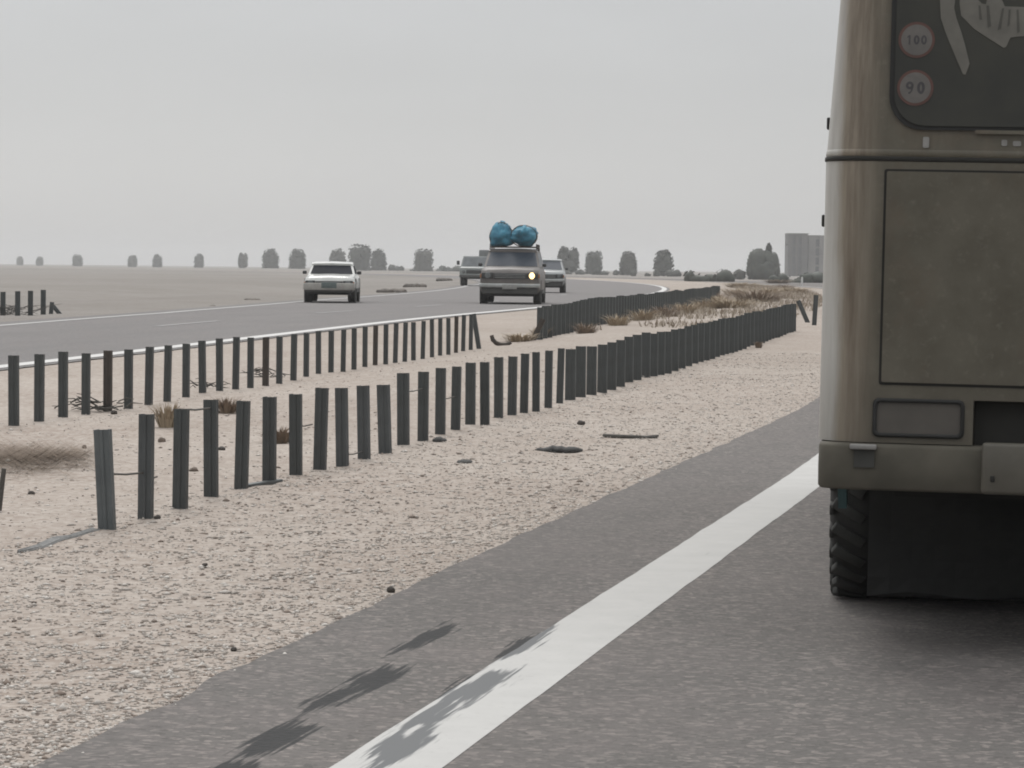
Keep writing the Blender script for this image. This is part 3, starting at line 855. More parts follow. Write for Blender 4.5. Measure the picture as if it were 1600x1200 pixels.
# ------------------------------------------------------------------ the bus
def build_bus():
    W, L = 1.10, 7.2
    hd, roll = math.radians(8.6), 0.011
    left = Vector((0.985, 9.35, 0))
    c = left + Vector((math.cos(hd), -math.sin(hd), 0)) * W
    root = empty('bus', (c.x, c.y, -0.010), -hd, roll)
    tag(root, 'large grimy cream bus seen from behind with dark rear window', 'bus')

    def ins(z):                                    # how far the shell leans in at a height
        if z < 1.6: return 0.0
        if z < 2.45: return (z - 1.6) * 0.06
        q = min(1.0, (z - 2.45) / 0.42)
        return 0.051 + 0.30 * (1 - math.sqrt(max(0.0, 1 - q * q)))

    def ring(z, off=0.0, r=0.15, n=7):
        i = ins(z) - off
        w0, l0, l1 = W - i, i * 0.6, L - i
        return [Vector((a, b, z)) for a, b in rrect(-w0, w0, l0, l1, r, n)]

    zs = [0.70, 0.9, 1.2, 1.5, 1.6, 1.8, 2.0, 2.2, 2.45, 2.55, 2.65, 2.74, 2.80, 2.84, 2.86]
    shell = MB().loft([ring(z) for z in zs])
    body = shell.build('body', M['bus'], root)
    # recesses and wheel arches cut out of the shell
    cut = MB()
    cut.box((0, 0.02, 0.765), (1.20, 0.12, 0.16))
    for sgn in (-1, 1):
        cut.box((sgn * -0.775, 0.0, 0.782), (0.285, 0.05, 0.118))
        for v in (1.75, 5.7):
            cut.lathe([(sgn * 0.70, 0.56), (sgn * 1.3, 0.56)], (0, v, 0.46), 'x', 28)
    cutter = cut.build('cutter', None, root)
    for me_ in (body.data, cutter.data):
        bm = bmesh.new(); bm.from_mesh(me_)
        bmesh.ops.remove_doubles(bm, verts=bm.verts[:], dist=1e-5)
        bmesh.ops.recalc_face_normals(bm, faces=bm.faces[:])
        bm.to_mesh(me_); bm.free()
    md = body.modifiers.new('cut', 'BOOLEAN')
    md.object = cutter; md.operation = 'DIFFERENCE'; md.solver = 'EXACT'
    bpy.context.view_layer.update()
    dg = bpy.context.evaluated_depsgraph_get()
    nm = bpy.data.meshes.new_from_object(body.evaluated_get(dg))
    body.modifiers.clear()
    body.data = nm
    if not nm.materials: nm.materials.append(M['bus'])
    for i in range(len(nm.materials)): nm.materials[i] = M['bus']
    nm.set_sharp_from_angle(angle=math.radians(38))
    bpy.data.objects.remove(cutter)

    def F(u, z, out):                              # a point on the tail, `out` proud of it
        return Vector((u, ins(z) * 0.6 - out, z))

    # seam mouldings
    MB().loft([ring(1.610, 0.001), ring(1.612, 0.005), ring(1.624, 0.005), ring(1.626, 0.001)], cap=False).build('belt_moulding', M['gap'], root)
    MB().loft([ring(1.627, 0.0005), ring(1.629, 0.003), ring(1.646, 0.002), ring(1.648, 0.0005)], cap=False).build('rain_lip', M['bus'], root)
    # engine cover: dark gap, then the panel proud of it
    MB().prism(rrect(-0.905, 0.905, 0.888, 1.585, 0.008, 3), F, -0.004, 0.003).build('panel_gap', M['gap'], root)
    p = MB()
    p.prism(rrect(-0.897, 0.897, 0.897, 1.578, 0.006, 3), F, 0.0, 0.009)
    cover = p.build('engine_cover', M['bus_panel'], root)
    for zz in (1.16, 1.20, 1.24):
        pass
    MB().prism(rrect(-0.07, 0.07, 0.925, 0.955, 0.012, 3), F, 0.009, 0.022).build('handle', M['gap'], cover)
    # rear window
    MB().prism(rrect(-0.896, 0.896, 1.712, 2.51, 0.108, 8), F, -0.004, 0.010).build('window_rubber', M['rubber'], root)
    glass = MB().prism(rrect(-0.880, 0.880, 1.725, 2.495, 0.10, 8), F, 0.0, 0.014).build('rear_window', M['busglass'], root)
    MB().prism(rrect(-0.62, 0.66, 1.702, 1.714, 0.004, 2), F, 0.010, 0.016).build('window_ledge', M['bus_panel'], glass)
    # wing-shaped transfer on the glass
    ZP = lambda px, py: (-1.10 + (px - 1278) / 481.0 - 0.036, 1.25 + (427 - py) / 481.0 - 0.008)

    def poly(name, pts, mat, d0, d1, parent):
        return MB().prism([ZP(*q) for q in pts], F, d0, d1).build(name, mat, parent)

    wing = poly('wing_decal', [(1466, -60), (1467, 0), (1469, 28), (1476, 48), (1484, 67), (1495, 92), (1505, 114), (1509, 115), (1515, 98), (1508, 72), (1501, 49),
                               (1493, 28), (1489, 12), (1492, -20), (1497, -60)], M['decal'], 0.010, 0.0165, glass)
    poly('feather', [(1499, -60), (1497, 5), (1500, 24), (1520, 44), (1545, 60), (1566, 73), (1570, 71), (1576, 57), (1600, 54), (1640, 58), (1690, 50), (1740, 40),
                     (1740, 0), (1640, 2), (1600, 10), (1566, 9), (1560, -4), (1541, -10), (1537, 6), (1531, 5), (1522, -4), (1516, -60)], M['decal'], 0.010, 0.0165, glass)
    for q in ([(1538, 8), (1542, 8), (1546, 40), (1541, 42)], [(1562, 12), (1565, 12), (1561, 44), (1556, 46)], [(1526, 8), (1529, 8), (1532, 30), (1528, 30)],
              [(1584, 14), (1587, 14), (1590, 48), (1586, 50)], [(1610, 14), (1613, 14), (1612, 48), (1608, 50)], [(1572, 14), (1575, 14), (1574, 38), (1571, 40)]):
        poly('feather_line', q, M['decal_dark'], 0.012, 0.0178, glass)

    # speed stickers
    def digit(ch, cx, cz, hh, mb, d0, d1):
        w = hh * 0.62
        if ch == '1':
            mb.prism([(cx - .1 * w, cz - hh / 2), (cx + .2 * w, cz - hh / 2), (cx + .2 * w, cz + hh / 2), (cx - .1 * w, cz + hh / 2), (cx - .4 * w, cz + hh * .28), (cx - .3 * w, cz + hh * .2), (cx - .1 * w, cz + hh * .3)], F, d0, d1)
            return
        def loop(c0, a, b, th):
            n = 18
            for i in range(n):
                q0, q1 = 2 * PI * i / n, 2 * PI * (i + 1) / n
                mb.prism([(cx + (a - th) * math.cos(q0), c0 + (b - th) * math.sin(q0)), (cx + a * math.cos(q0), c0 + b * math.sin(q0)),
                          (cx + a * math.cos(q1), c0 + b * math.sin(q1)), (cx + (a - th) * math.cos(q1), c0 + (b - th) * math.sin(q1))], F, d0, d1)
        if ch == '0': loop(cz, w / 2, hh / 2, hh * 0.22)
        if ch == '9':
            loop(cz + hh * 0.18, w / 2, hh * 0.32, hh * 0.2)
            mb.prism([(cx + w * .5 - hh * .15, cz + hh * .15), (cx + w * .5, cz + hh * .15), (cx + w * .36, cz - hh * .25), (cx + w * .05, cz - hh * .5), (cx - w * .2, cz - hh * .48), (cx - w * .15, cz - hh * .36), (cx + w * .12, cz - hh * .3)], F, d0, d1)
    for txt, (px, py) in (('100', (1433, 62)), ('90', (1433, 136))):
        cu, cz = ZP(px, py)
        circ = lambda r: [(cu + r * math.cos(2 * PI * k / 36), cz + r * math.sin(2 * PI * k / 36)) for k in range(36)]
        disc = MB().prism(circ(0.058), F, 0.010, 0.0160).build('speed_sticker', M['sticker_red'], glass)
        disc['label'] = 'round red-ringed speed sticker reading %s' % txt
        # third level stays on the window: face and number belong to the sticker's own mesh group
        disc.data.materials.append(M['sticker']); disc.data.materials.append(M['sticker_ink'])
        ex = MB().prism(circ(0.0495), F, 0.012, 0.0168)
        inkb = MB()
        hh = 0.030 if len(txt) == 3 else 0.040
        for i, ch in enumerate(txt):
            st = hh * (0.78 if len(txt) == 3 else 0.9)
            digit(ch, cu + (i - (len(txt) - 1) / 2) * st, cz, hh, inkb, 0.0145, 0.0174)
        bm = bmesh.new(); bm.from_mesh(disc.data)
        for mb_, mi in ((ex, 1), (inkb, 2)):
            tm = mb_.mesh('tmp', None)
            n0 = len(bm.faces)
            bm.from_mesh(tm)
            bm.faces.ensure_lookup_table()
            for f in bm.faces[n0:]: f.material_index = mi
            bpy.data.meshes.remove(tm)
        bm.to_mesh(disc.data); bm.free()
    # small pale lettering plate and drip mark under the window
    MB().prism(rrect(-0.785, -0.765, 1.655, 1.69, 0.004, 2), F, 0.0, 0.006).build('drain_spout', M['pale'], root)
    mb = MB()
    for k in range(9):
        mb.prism(rrect(-0.535 + k * 0.036, -0.535 + k * 0.036 + random.uniform(.014, .026), 1.665, 1.665 + random.uniform(.014, .022), 0.003, 1), F, 0.0, 0.004)
    mb.build('small_lettering', M['pale'], root)
    # tail lamps
    for sgn in (-1, 1):
        MB().loft([[F(u * 1.0, z, o) for u, z in rrect(sgn * 0.775 - 0.147, sgn * 0.775 + 0.147, 0.719, 0.845, 0.02, 4)] for o in (-0.02, 0.008)] +
                  [[F(u, z, o) for u, z in rrect(sgn * 0.775 - 0.134, sgn * 0.775 + 0.134, 0.732, 0.832, 0.014, 4)] for o in (0.008, -0.02)], cap=False).build('lamp_rubber', M['rubber'], root)
        lens = MB().prism(rrect(sgn * 0.775 - 0.134, sgn * 0.775 + 0.134, 0.732, 0.832, 0.012, 4), F, -0.02, -0.002).build('tail_lamp', M['lens'], root)
    # number-plate recess floor with the plate
    plate = MB().box((0.0, 0.065, 0.765), (1.19, 0.012, 0.15)).build('plate_recess', M['gap'], root)
    MB().box((0.0, 0.052, 0.775), (0.40, 0.008, 0.10), bev=0.003).build('number_plate', M['plate'], plate)

    # bumper: a wrapped profile
    def wrap(d, z):
        return [Vector((a, b, z)) for a, b in rrect(-W + 0.008 - d, W - 0.008 + d, -0.035 - d, 0.55, 0.075, 6)]
    bp = MB().loft([wrap(-0.02, 0.546), wrap(-0.004, 0.548), wrap(0.002, 0.556), wrap(0.003, 0.62), wrap(0.002, 0.685), wrap(-0.003, 0.695), wrap(-0.05, 0.698)])
    bumper = bp.build('bumper', M['bumper'], root)
    MB().box((0, -0.062, 0.632), (1.14, 0.05, 0.165), bev=0.012).build('bumper_middle', M['bumper2'], bumper)
    for sgn in (-1, 1):
        MB().box((sgn * 0.535, -0.086, 0.60), (0.014, 0.012, 0.02), bev=0.003).build('bolt', M['gap'], bumper)
        lamp = MB().box((sgn * 0.945, -0.040, 0.650), (0.066, 0.012, 0.058)).build('bumper_pocket', M['pocket'], bumper)
        MB().box((sgn * 0.948, -0.050, 0.688), (0.086, 0.03, 0.017), bev=0.004).build('step_lip', M['pale'], bumper)
    # chassis, axle, wheels and flaps
    ch = MB()
    ch.box((0, 3.6, 0.60), (1.7, 6.6, 0.19))
    ch.box((0, 1.75, 0.42), (1.5, 0.16, 0.16)); ch.box((0, 5.7, 0.42), (1.5, 0.16, 0.16))
    ch.box((0.28, 1.0, 0.46), (0.9, 1.2, 0.22), bev=0.03)
    ch.box((-0.5, 3.6, 0.43), (0.5, 1.0, 0.3), bev=0.03)
    ch.build('chassis', M['chassis'], root)
    MB().tube([(0.62, 0.1, 0.49), (0.62, 1.2, 0.49)], 0.04, 10).build('exhaust_pipe', M['rust'], root)
    for v in (1.75, 5.7):
        for sgn in (-1, 1):
            dual = v < 3
            wl = empty('wheel', (sgn * 0.0, v, 0.46)); wl.parent = root
            ty = MB()
            for x0, x1 in (((0.46, 0.74), (0.80, 1.10)) if dual else ((0.79, 1.06),)):
                pr = [(x0 + .03, 0.27), (x0, 0.32), (x0 - .004, 0.38), (x0 + 0.015, 0.43), (x0 + .05, 0.455), (x1 - .05, 0.455), (x1 - .015, 0.43), (x1 + .004, 0.38), (x1, 0.32), (x1 - .03, 0.27)]
                ty.lathe([(sgn * a, r) for a, r in pr], (0, 0, 0), 'x', 36)
                lg = MB()
                for k in range(30):
                    for q in (-1, 1):
                        a = 2 * PI * (k + (0.5 if q > 0 else 0)) / 30
                        R = Matrix.Rotation(a, 3, 'X')
                        xm = (x0 + x1) / 2 + q * (x1 - x0) * .27
                        lg.box(R @ Vector((sgn * xm, 0, 0.452)), ((x1 - x0) * 0.44, 0.042, 0.03), R @ Matrix.Rotation(sgn * q * 0.55, 3, 'Z'), bev=0.006)
                        lg.box(R @ Vector((sgn * ((x0 + x1) / 2 + q * (x1 - x0) * .485), 0, 0.415)), (0.016, 0.04, 0.07), R, bev=0.004)
                lg.build('tread', M['tread'], wl)
            ty.build('tyre', M['tyre'], wl)
            rm = MB().lathe([(sgn * 0.80, 0.29), (sgn * 1.0, 0.285), (sgn * 0.93, 0.22), (sgn * 0.90, 0.10), (sgn * 0.98, 0.09), (sgn * 0.99, 0.01)], (0, 0, 0), 'x', 24)
            rm.build('rim', M['bumper'], wl)
    # rubber sheet added to block light showing under the bus, a little shy of the tyre edges
    fb = MB()
    rings = []
    for jz in range(9):
        z = 0.075 + 0.49 * jz / 8
        row = [Vector((u_, 1.215 + 0.016 * math.sin(u_ * 9 + jz * .7), z + (0.012 * math.sin(u_ * 14) if jz == 0 else 0))) for u_ in np.linspace(-0.955, 0.955, 25)]
        rings.append(row + [p_ + Vector((0, 0.014, 0)) for p_ in row[::-1]])
    fb.loft(rings, sm=False)
    fb.build('shade_flap', M['rubber'], root)
    for sgn in (-1, 1):
        MB().prism([(0.60, 0.70), (1.14, 0.70), (1.10, 0.42), (1.0, 0.40)], lambda a, b, d: Vector((sgn * (1.03 + d), a, b)), 0.0, 0.03).build('side_skirt', M['teal'], root)
        # side windows, hinge knobs and door line
        for k in range(5):
            v0 = 0.75 + k * 1.18
            fn = lambda a, z, d: Vector((sgn * (W - ins(z) + d), a, z))
            fr = MB().prism(rrect(v0, v0 + 1.12, 1.68, 2.32, 0.07, 5), fn, -0.01, 0.006).build('window_frame', M['rubber'], root)
            MB().prism(rrect(v0 + .03, v0 + 1.09, 1.71, 2.29, 0.05, 5), fn, -0.008, 0.010).build('pane', M['busglass'], fr)
        for z in (1.745, 1.42):
            MB().box((sgn * (W - ins(z) + 0.006), 0.34, z), (0.022, 0.05, 0.04), bev=0.004).build('hinge', M['rubber'], root)
    # front glass, lamps (the far end)
    MB().prism(rrect(-0.95, 0.95, 1.5, 2.45, 0.12, 6), lambda u, z, d: Vector((u, L - ins(z) + d, z)), -0.01, 0.008).build('windscreen', M['busglass'], root)
    for sgn in (-1, 1):
        MB().lathe([(L - 0.02, 0.12), (L + 0.015, 0.11), (L + 0.02, 0.01)], (sgn * 0.8, 0, 0.95), 'y', 18).build('headlight', M['lampoff'], root)
        MB().tube([(sgn * 1.06, L - 0.1, 2.2), (sgn * 1.16, L + 0.1, 2.1), (sgn * 1.16, L + 0.12, 1.8)], 0.015).build('mirror_arm', M['rubber'], root)
    MB().box((0, L + 0.03, 0.66), (2.1, 0.12, 0.2), bev=0.03).build('front_bumper', M['bumper'], root)
    return root


build_bus()


# ------------------------------------------------------------------ road cars (face local -Y)
def build_car(name, label, cat, px, py, rel, paint, width=1.70, length=4.4, roof_z=1.38, wagon=False, lit=None, rack=False, hood=0.93, green=False, glass='carglass', bmat=None):
    g = ground_at(px, py)
    s, t = xy2st(g.x, g.y)
    root = empty(name, (g.x, g.y, hst(s, t) + 0.012), -math.atan2(g.x, g.y) - rel)
    tag(root, label, cat)
    w = width / 2
    yf, yr = 0.0, length

    def sect(y, hw, z0, z1, tuck=0.05, crown=0.03):
        q = []
        pts = [(-hw + tuck, z0), (-hw, z0 + 0.12), (-hw, z0 + (z1 - z0) * 0.62), (-hw + tuck * 0.8, z1 - 0.02), (-hw * 0.75, z1 + crown * 0.5), (0, z1 + crown),
               (hw * 0.75, z1 + crown * 0.5), (hw - tuck * 0.8, z1 - 0.02), (hw, z0 + (z1 - z0) * 0.62), (hw, z0 + 0.12), (hw - tuck, z0)]
        return [Vector((a, y, b)) for a, b in pts]

    hb = hood
    body = MB().loft([sect(0.02, w * 0.94, 0.42, hb - 0.14, 0.03, 0.01), sect(0.07, w * 0.965, 0.36, hb - 0.06), sect(0.35, w * 0.985, 0.30, hb - 0.02), sect(1.2, w, 0.28, hb + 0.03),
                      sect(2.2, w, 0.28, hb + 0.02, crown=0.01), sect(3.4, w, 0.28, hb + 0.02, crown=0.01), sect(length - 0.3, w * 0.98, 0.32, hb + 0.03), sect(length - 0.03, w * 0.94, 0.42, hb - 0.03)])
    body.build('body', paint, root)
    # cabin: pillars and roof
    ys_ = (1.25, 1.25 + (roof_z - hood) * 1.15, length - (0.25 if wagon else 1.55), length - (0.05 if wagon else 0.85))
    rw, bw = w * 0.80, w * 0.93

    def csec(y, hw, z):
        return [Vector((-hw, y, z)), Vector((-hw * .9, y, z + 0.02)), Vector((0, y, z + 0.035)), Vector((hw * .9, y, z + 0.02)), Vector((hw, y, z))]

    rz = roof_z
    base = [Vector((-bw, ys_[0], hb + .02)), Vector((bw, ys_[0], hb + .02)), Vector((bw, ys_[3], hb + .02)), Vector((-bw, ys_[3], hb + .02))]
    top = [Vector((-rw, ys_[1], rz - .06)), Vector((rw, ys_[1], rz - .06)), Vector((rw, ys_[2], rz - .06)), Vector((-rw, ys_[2], rz - .06))]
    cab = MB().loft([base, top], sm=False)
    roof = MB().loft([csec(ys_[1] - .04, rw * 1.0, rz - .06), csec(ys_[1] + .15, rw * 1.02, rz - .02), csec((ys_[1] + ys_[2]) / 2, rw * 1.02, rz - .01), csec(ys_[2] + .04, rw, rz - .05)], closed=False, cap=False)
    cab.v_off = 0
    cab.build('cabin', paint, root)
    roof.loft([[p - Vector((0, 0, .05)) for p in csec(ys_[1] - .04, rw * 1.0, rz - .06)], csec(ys_[1] - .04, rw * 1.0, rz - .06)], closed=False, cap=False)
    roof.build('roof', paint, root)

    def quad_panel(nm, a, b, c_, d, out, inset, mat):
        """glass laid on the four-cornered face a b c d"""
        ctr = (a + b + c_ + d) / 4
        nrm = (b - a).cross(d - a).normalized()
        if nrm.dot(out) < 0: nrm = -nrm
        q = []
        for p_, pn, pp in ((a, b, d), (b, c_, a), (c_, d, b), (d, a, c_)):
            q.append(p_ + (pn - p_).normalized() * inset + (pp - p_).normalized() * inset)
        mb = MB()
        lo = [p_ - nrm * 0.01 for p_ in q]; hi = [p_ + nrm * 0.006 for p_ in q]
        mb.loft([lo, hi], sm=False)
        return mb.build(nm, mat, root)

    quad_panel('windscreen', base[0], base[1], top[1], top[0], Vector((0, -1, 0.3)), 0.06, M[glass])
    quad_panel('rear_window', base[3], base[2], top[2], top[3], Vector((0, 1, 0.3)), 0.09, M[glass])
    for sgn, (b0, b1, t0, t1) in ((1, (base[1], base[2], top[1], top[2])), (-1, (base[0], base[3], top[0], top[3]))):
        nwin = 3 if wagon else 2
        for k in range(nwin):
            f0, f1 = k / nwin, (k + 1) / nwin
            quad_panel('side_window', b0.lerp(b1, f0), b0.lerp(b1, f1), t0.lerp(t1, f1), t0.lerp(t1, f0), Vector((sgn, 0, 0.2)), 0.055, M[glass])
    # face
    gz = hb - 0.21
    gr = MB().box((0, 0.015, gz), (width * 0.52, 0.05, 0.15), bev=0.01).build('grille', M['grille'], root)
    for k in range(3):
        MB().box((0, -0.013, gz - 0.045 + k * 0.045), (width * 0.50, 0.008, 0.010)).build('grille_bar', M['chrome'], gr)
    for sgn in (-1, 1):
        on = lit == sgn
        hl = MB().box((sgn * w * 0.73, 0.012, gz + 0.01), (width * 0.19, 0.06, 0.16), bev=0.02)
        hl.build('headlight_housing', M['grille'], root)
        MB().lathe([(-0.018, 0.01), (-0.022, 0.065), (-0.015, 0.085), (0.03, 0.088)], (sgn * w * 0.72, 0, gz + 0.01), 'y', 18).build('headlight', M['lampon'] if on else M['lampoff'], root)
        MB().box((sgn * w * 0.93, 0.04, gz), (width * 0.045, 0.05, 0.11), bev=0.008).build('indicator', M['amber'], root)
        mir = MB().box((sgn * (w + 0.05), 1.5, hb + 0.09), (0.11, 0.07, 0.09), bev=0.02).build('door_mirror', M['grille'], root)
        MB().box((sgn * (w + 0.01), 2.35, hb - 0.12), (0.015, 0.16, 0.03)).build('door_handle', M['chrome'], root)
        MB().box((sgn * w * 0.78, length - 0.01, hb - 0.15), (width * 0.18, 0.04, 0.14), bev=0.01).build('tail_lamp', M['amber'], root)
        # dark lower sill
        MB().box((sgn * (w - 0.012), length / 2, 0.33), (0.04, length * 0.42, 0.10)).build('sill_trim', M['lowtrim'], root)
        for y in (0.78, length - 0.85):
            wh = empty('wheel', (sgn * (w - 0.12), y, 0.305)); wh.parent = root
            pr = [(-.09, .19), (-.095, .26), (-.07, .30), (.07, .30), (.095, .26), (.09, .19)]
            MB().lathe(pr, (0, 0, 0), 'x', 22).build('tyre', M['tyre'], wh)
            MB().lathe([(sgn * .03, .20), (sgn * .08, .195), (sgn * .06, .12), (sgn * .075, .05), (sgn * .08, .005)], (0, 0, 0), 'x', 18).build('rim', M['chrome'], wh)
            MB().lathe([(sgn * 0.09, .355), (sgn * .123, .35), (sgn * .123, .31), (sgn * 0.09, .31)], (0, 0, 0), 'x', 22).build('wheel_arch', M['lowtrim'], wh)
    MB().box((0, -0.03, 0.50 if bmat is None else 0.43), (width * 0.99, 0.11, 0.11 if bmat is None else 0.19), bev=0.02).build('front_bumper', bmat or M['chrome'], root)
    MB().box((0, length + 0.02, 0.50), (width * 0.98, 0.10, 0.11), bev=0.02).build('rear_bumper', M['chrome'], root)
    MB().box((0, 0.05, 0.36), (width * 0.90, 0.12, 0.17), bev=0.02).build('front_apron', M['lowtrim'], root)
    MB().box((0, -0.09, 0.47), (0.40, 0.012, 0.13 if not green else 0.15), bev=0.004).build('number_plate', M['plate_green'] if green else M['plate'], root)
    MB().box((0, length / 2, 0.28), (width * 0.8, length * 0.9, 0.14)).build('underbody', M['chassis'], root)
    if rack:
        rk = MB()
        ry0, ry1 = ys_[1] + 0.1, ys_[2] - 0.1
        for sgn in (-1, 1):
            rk.tube([(sgn * rw * .96, ry0, rz + .06), (sgn * rw * .96, ry1, rz + .06)], 0.014, 6)
            rk.tube([(sgn * rw * .96, ry0, rz + .13), (sgn * rw * .96, ry1, rz + .13)], 0.012, 6)
            for k in range(5):
                y = ry0 + (ry1 - ry0) * k / 4
                rk.tube([(sgn * rw * .97, y, rz - .05), (sgn * rw * .96, y, rz + .13)], 0.012, 6)
        for k in range(7):
            y = ry0 + (ry1 - ry0) * k / 6
            rk.tube([(-rw * .96, y, rz + .06), (rw * .96, y, rz + .06)], 0.012, 6)
        rk.build('roof_rack', M['rust'], root)
    return root, (ys_, rw, rz)


est, (eys, erw, erz) = build_car('estate_car', 'dusty brown estate car carrying blue bundles with one headlight lit', 'car', 796, 476, 0.045, M['beige_car'], width=1.66, length=4.7,
                                 roof_z=1.50, wagon=True, lit=1, rack=True, hood=0.97)
build_car('saloon_car', 'white saloon car alone in the outer lane of the opposite carriageway', 'car', 514, 474, 0.05, M['white_car'], width=1.37, length=3.9, roof_z=1.08, hood=0.71, green=True, glass='darkglass', bmat=M['bumper_beige'])
build_car('saloon_car', 'white saloon car half hidden behind the loaded brown estate car', 'car', 850, 458, 0.02, M['white_car2'], width=1.66, length=4.3, roof_z=1.36, hood=0.88)

# bundles on the roof rack
bpy.context.view_layer.update()
em = est.matrix_world.copy()


def bundle(loc, size, seed, label, knot):
    p = em @ Vector(loc)
    root = empty('cloth_bundle', p, est.rotation_euler.z)
    tag(root, label, 'bundle', 'blue bundles on the roof rack of the brown estate car')
    mb = MB()
    blob(mb, (0, 0, size[2]), size, seed, 4, 0.30, 1.5, 2.3, flat=0.0)
    # creases
    mb.v = [tuple(Vector(v) * (1 + 0.05 * abs(noise.noise(Vector(v) * 7)) - 0.02 + 0.045 * math.sin(9 * math.atan2(v[2] - size[2], v[0]) + 6 * noise.noise(Vector(v) * 3)))) for v in mb.v]
    if knot: mb.v = [(v[0] * (1.12 - 0.42 * v[2] / (2 * size[2])) + 0.02, v[1] * (1.1 - 0.35 * v[2] / (2 * size[2])), v[2] * 1.08) for v in mb.v]
    mb.v = [(v[0], v[1], max(v[2], 0.0)) for v in mb.v]
    mb.build('wrapped_cloth', M['cloth'], root)
    kb = MB()
    if knot: kb.tube([(knot[0], 0, size[2] * 1.75), (knot[0] + .01, 0, size[2] * 2.05), (knot[0] + .03, -.02, size[2] * 2.3)], [0.10, 0.06, 0.075], 8); kb.build('knot', M['cloth'], root)
    rp = MB()
    for yy in (-0.22, 0.2):
        pts = [(size[0] * 1.04 * math.cos(a), yy, max(0.0, size[2] + size[2] * 1.05 * math.sin(a))) for a in np.linspace(-PI / 2, 1.5 * PI, 25)]
        if knot: pts = [(q[0] * (1.12 - 0.42 * q[2] / (2 * size[2])) + 0.02, q[1], q[2] * 1.08) for q in pts]
        rp.tube(pts, 0.012, 5)
    rp.build('rope', M['rope'], root)


rk_z = erz + 0.075
bundle((-0.36, 2.35, rk_z), (0.34, 0.55, 0.30), 3.0, 'blue cloth bundle with a peaked knot on the car roof, the taller and left one', (0.02, 0))
bundle((0.28, 2.30, rk_z), (0.35, 0.60, 0.285), 5.0, 'rounded bright blue cloth bundle, the right one on the brown car roof', None)
mb = MB(); blob(mb, (0, 0, 0.20), (0.22, 0.30, 0.20), 8.0, 3, 0.25, 1.8, 2.2, flat=0.0)
tag(mb.build('brown_sack', M['brown'], None, em @ Vector((0.16, 3.15, rk_z + 0.12))), 'brown sack behind the blue bundles on the estate car roof', 'sack')


# light truck behind the estate car
def build_truck():
    g = ground_at(742, 447)
    s, t = xy2st(g.x, g.y)
    root = empty('light_truck', (g.x, g.y, hst(s, t) + 0.012), -math.atan2(g.x, g.y) - 0.05)
    tag(root, 'pale loaded light truck partly hidden behind the brown estate car', 'truck')
    MB().loft([[Vector((a, y, z)) for a, z in rrect(-0.85 + i, 0.85 - i, 0.45, zt, 0.08, 3)] for y, i, zt in ((0, 0.03, 0.95), (0.05, 0.0, 1.0), (0.9, 0.0, 1.05), (0.95, 0.0, 1.05))]).build('bonnet', M['truck'], root)
    base = [Vector(v) for v in ((-0.84, 0.85, 1.0), (0.84, 0.85, 1.0), (0.84, 2.2, 1.0), (-0.84, 2.2, 1.0))]
    top = [Vector(v) for v in ((-0.70, 1.25, 1.62), (0.70, 1.25, 1.62), (0.70, 2.15, 1.62), (-0.70, 2.15, 1.62))]
    low = [Vector((v.x, v.y, 0.45)) for v in base]
    MB().loft([low, base, top], sm=False).build('cab', M['truck'], root)
    MB().loft([[base[0] * 0.98 + Vector((0.06, 0.03, .06)), base[1] * 0.98 + Vector((-0.06, 0.03, .06)), top[1] + Vector((-.06, -.02, -.06)), top[0] + Vector((.06, -.02, -.06))],
               [base[0] * 0.98 + Vector((0.06, -0.01, .06)), base[1] * 0.98 + Vector((-0.06, -0.01, .06)), top[1] + Vector((-.06, -.06, -.06)), top[0] + Vector((.06, -.06, -.06))]], sm=False).build('windscreen', M['truckglass'], root)
    bed = MB().box((0, 3.6, 0.78), (1.75, 2.7, 0.46), bev=0.03).build('cargo_bed', M['truck'], root)
    fr = MB()
    for x in (-0.80, 0.80):
        for k in range(4): fr.box((x, 2.4 + k * 0.8, 1.2), (0.05, 0.05, 0.45))
        for z in (1.2, 1.4): fr.box((x, 3.6, z), (0.04, 2.6, 0.05))
    fr.build('cargo_rails', M['truckload'], bed)
    for z in (1.15, 1.3, 1.43): MB().box((0, 2.34, z), (1.6, 0.04, 0.06)).build('headboard_slat', M['truckload'], bed)
    ld = MB(); ld.box((0.42, 3.5, 1.5), (0.66, 2.3, 0.96), bev=0.06); ld.box((-0.35, 3.6, 1.22), (0.8, 2.2, 0.45), bev=0.08)
    ld.build('load', M['truckload'], bed)
    MB().box((0, -0.03, 0.52), (1.7, 0.1, 0.14), bev=0.02).build('front_bumper', M['lowtrim'], root)
    MB().box((0, 0.0, 0.76), (0.95, 0.04, 0.18), bev=0.01).build('grille', M['grille'], root)
    for sgn in (-1, 1):
        MB().lathe([(-0.02, 0.01), (-0.02, 0.09), (0.03, 0.10)], (sgn * 0.63, 0, 0.77), 'y', 16).build('headlight', M['lampoff'], root)
        MB().box((sgn * 0.98, 1.05, 1.25), (0.16, 0.05, 0.22), bev=0.02).build('door_mirror', M['grille'], root)
        for y in (0.6, 3.9):
            wh = empty('wheel', (sgn * 0.72, y, 0.34)); wh.parent = root
            MB().lathe([(-.1, .2), (-.1, .3), (-.07, .34), (.07, .34), (.1, .3), (.1, .2)], (0, 0, 0), 'x', 20).build('tyre', M['tyre'], wh)
            MB().lathe([(sgn * .04, .21), (sgn * .09, .2), (sgn * .06, .1), (sgn * .08, .01)], (0, 0, 0), 'x', 16).build('rim', M['chrome'], wh)
    MB().box((0, 2.6, 0.45), (1.3, 4.6, 0.16)).build('chassis', M['chassis'], root)


build_truck()


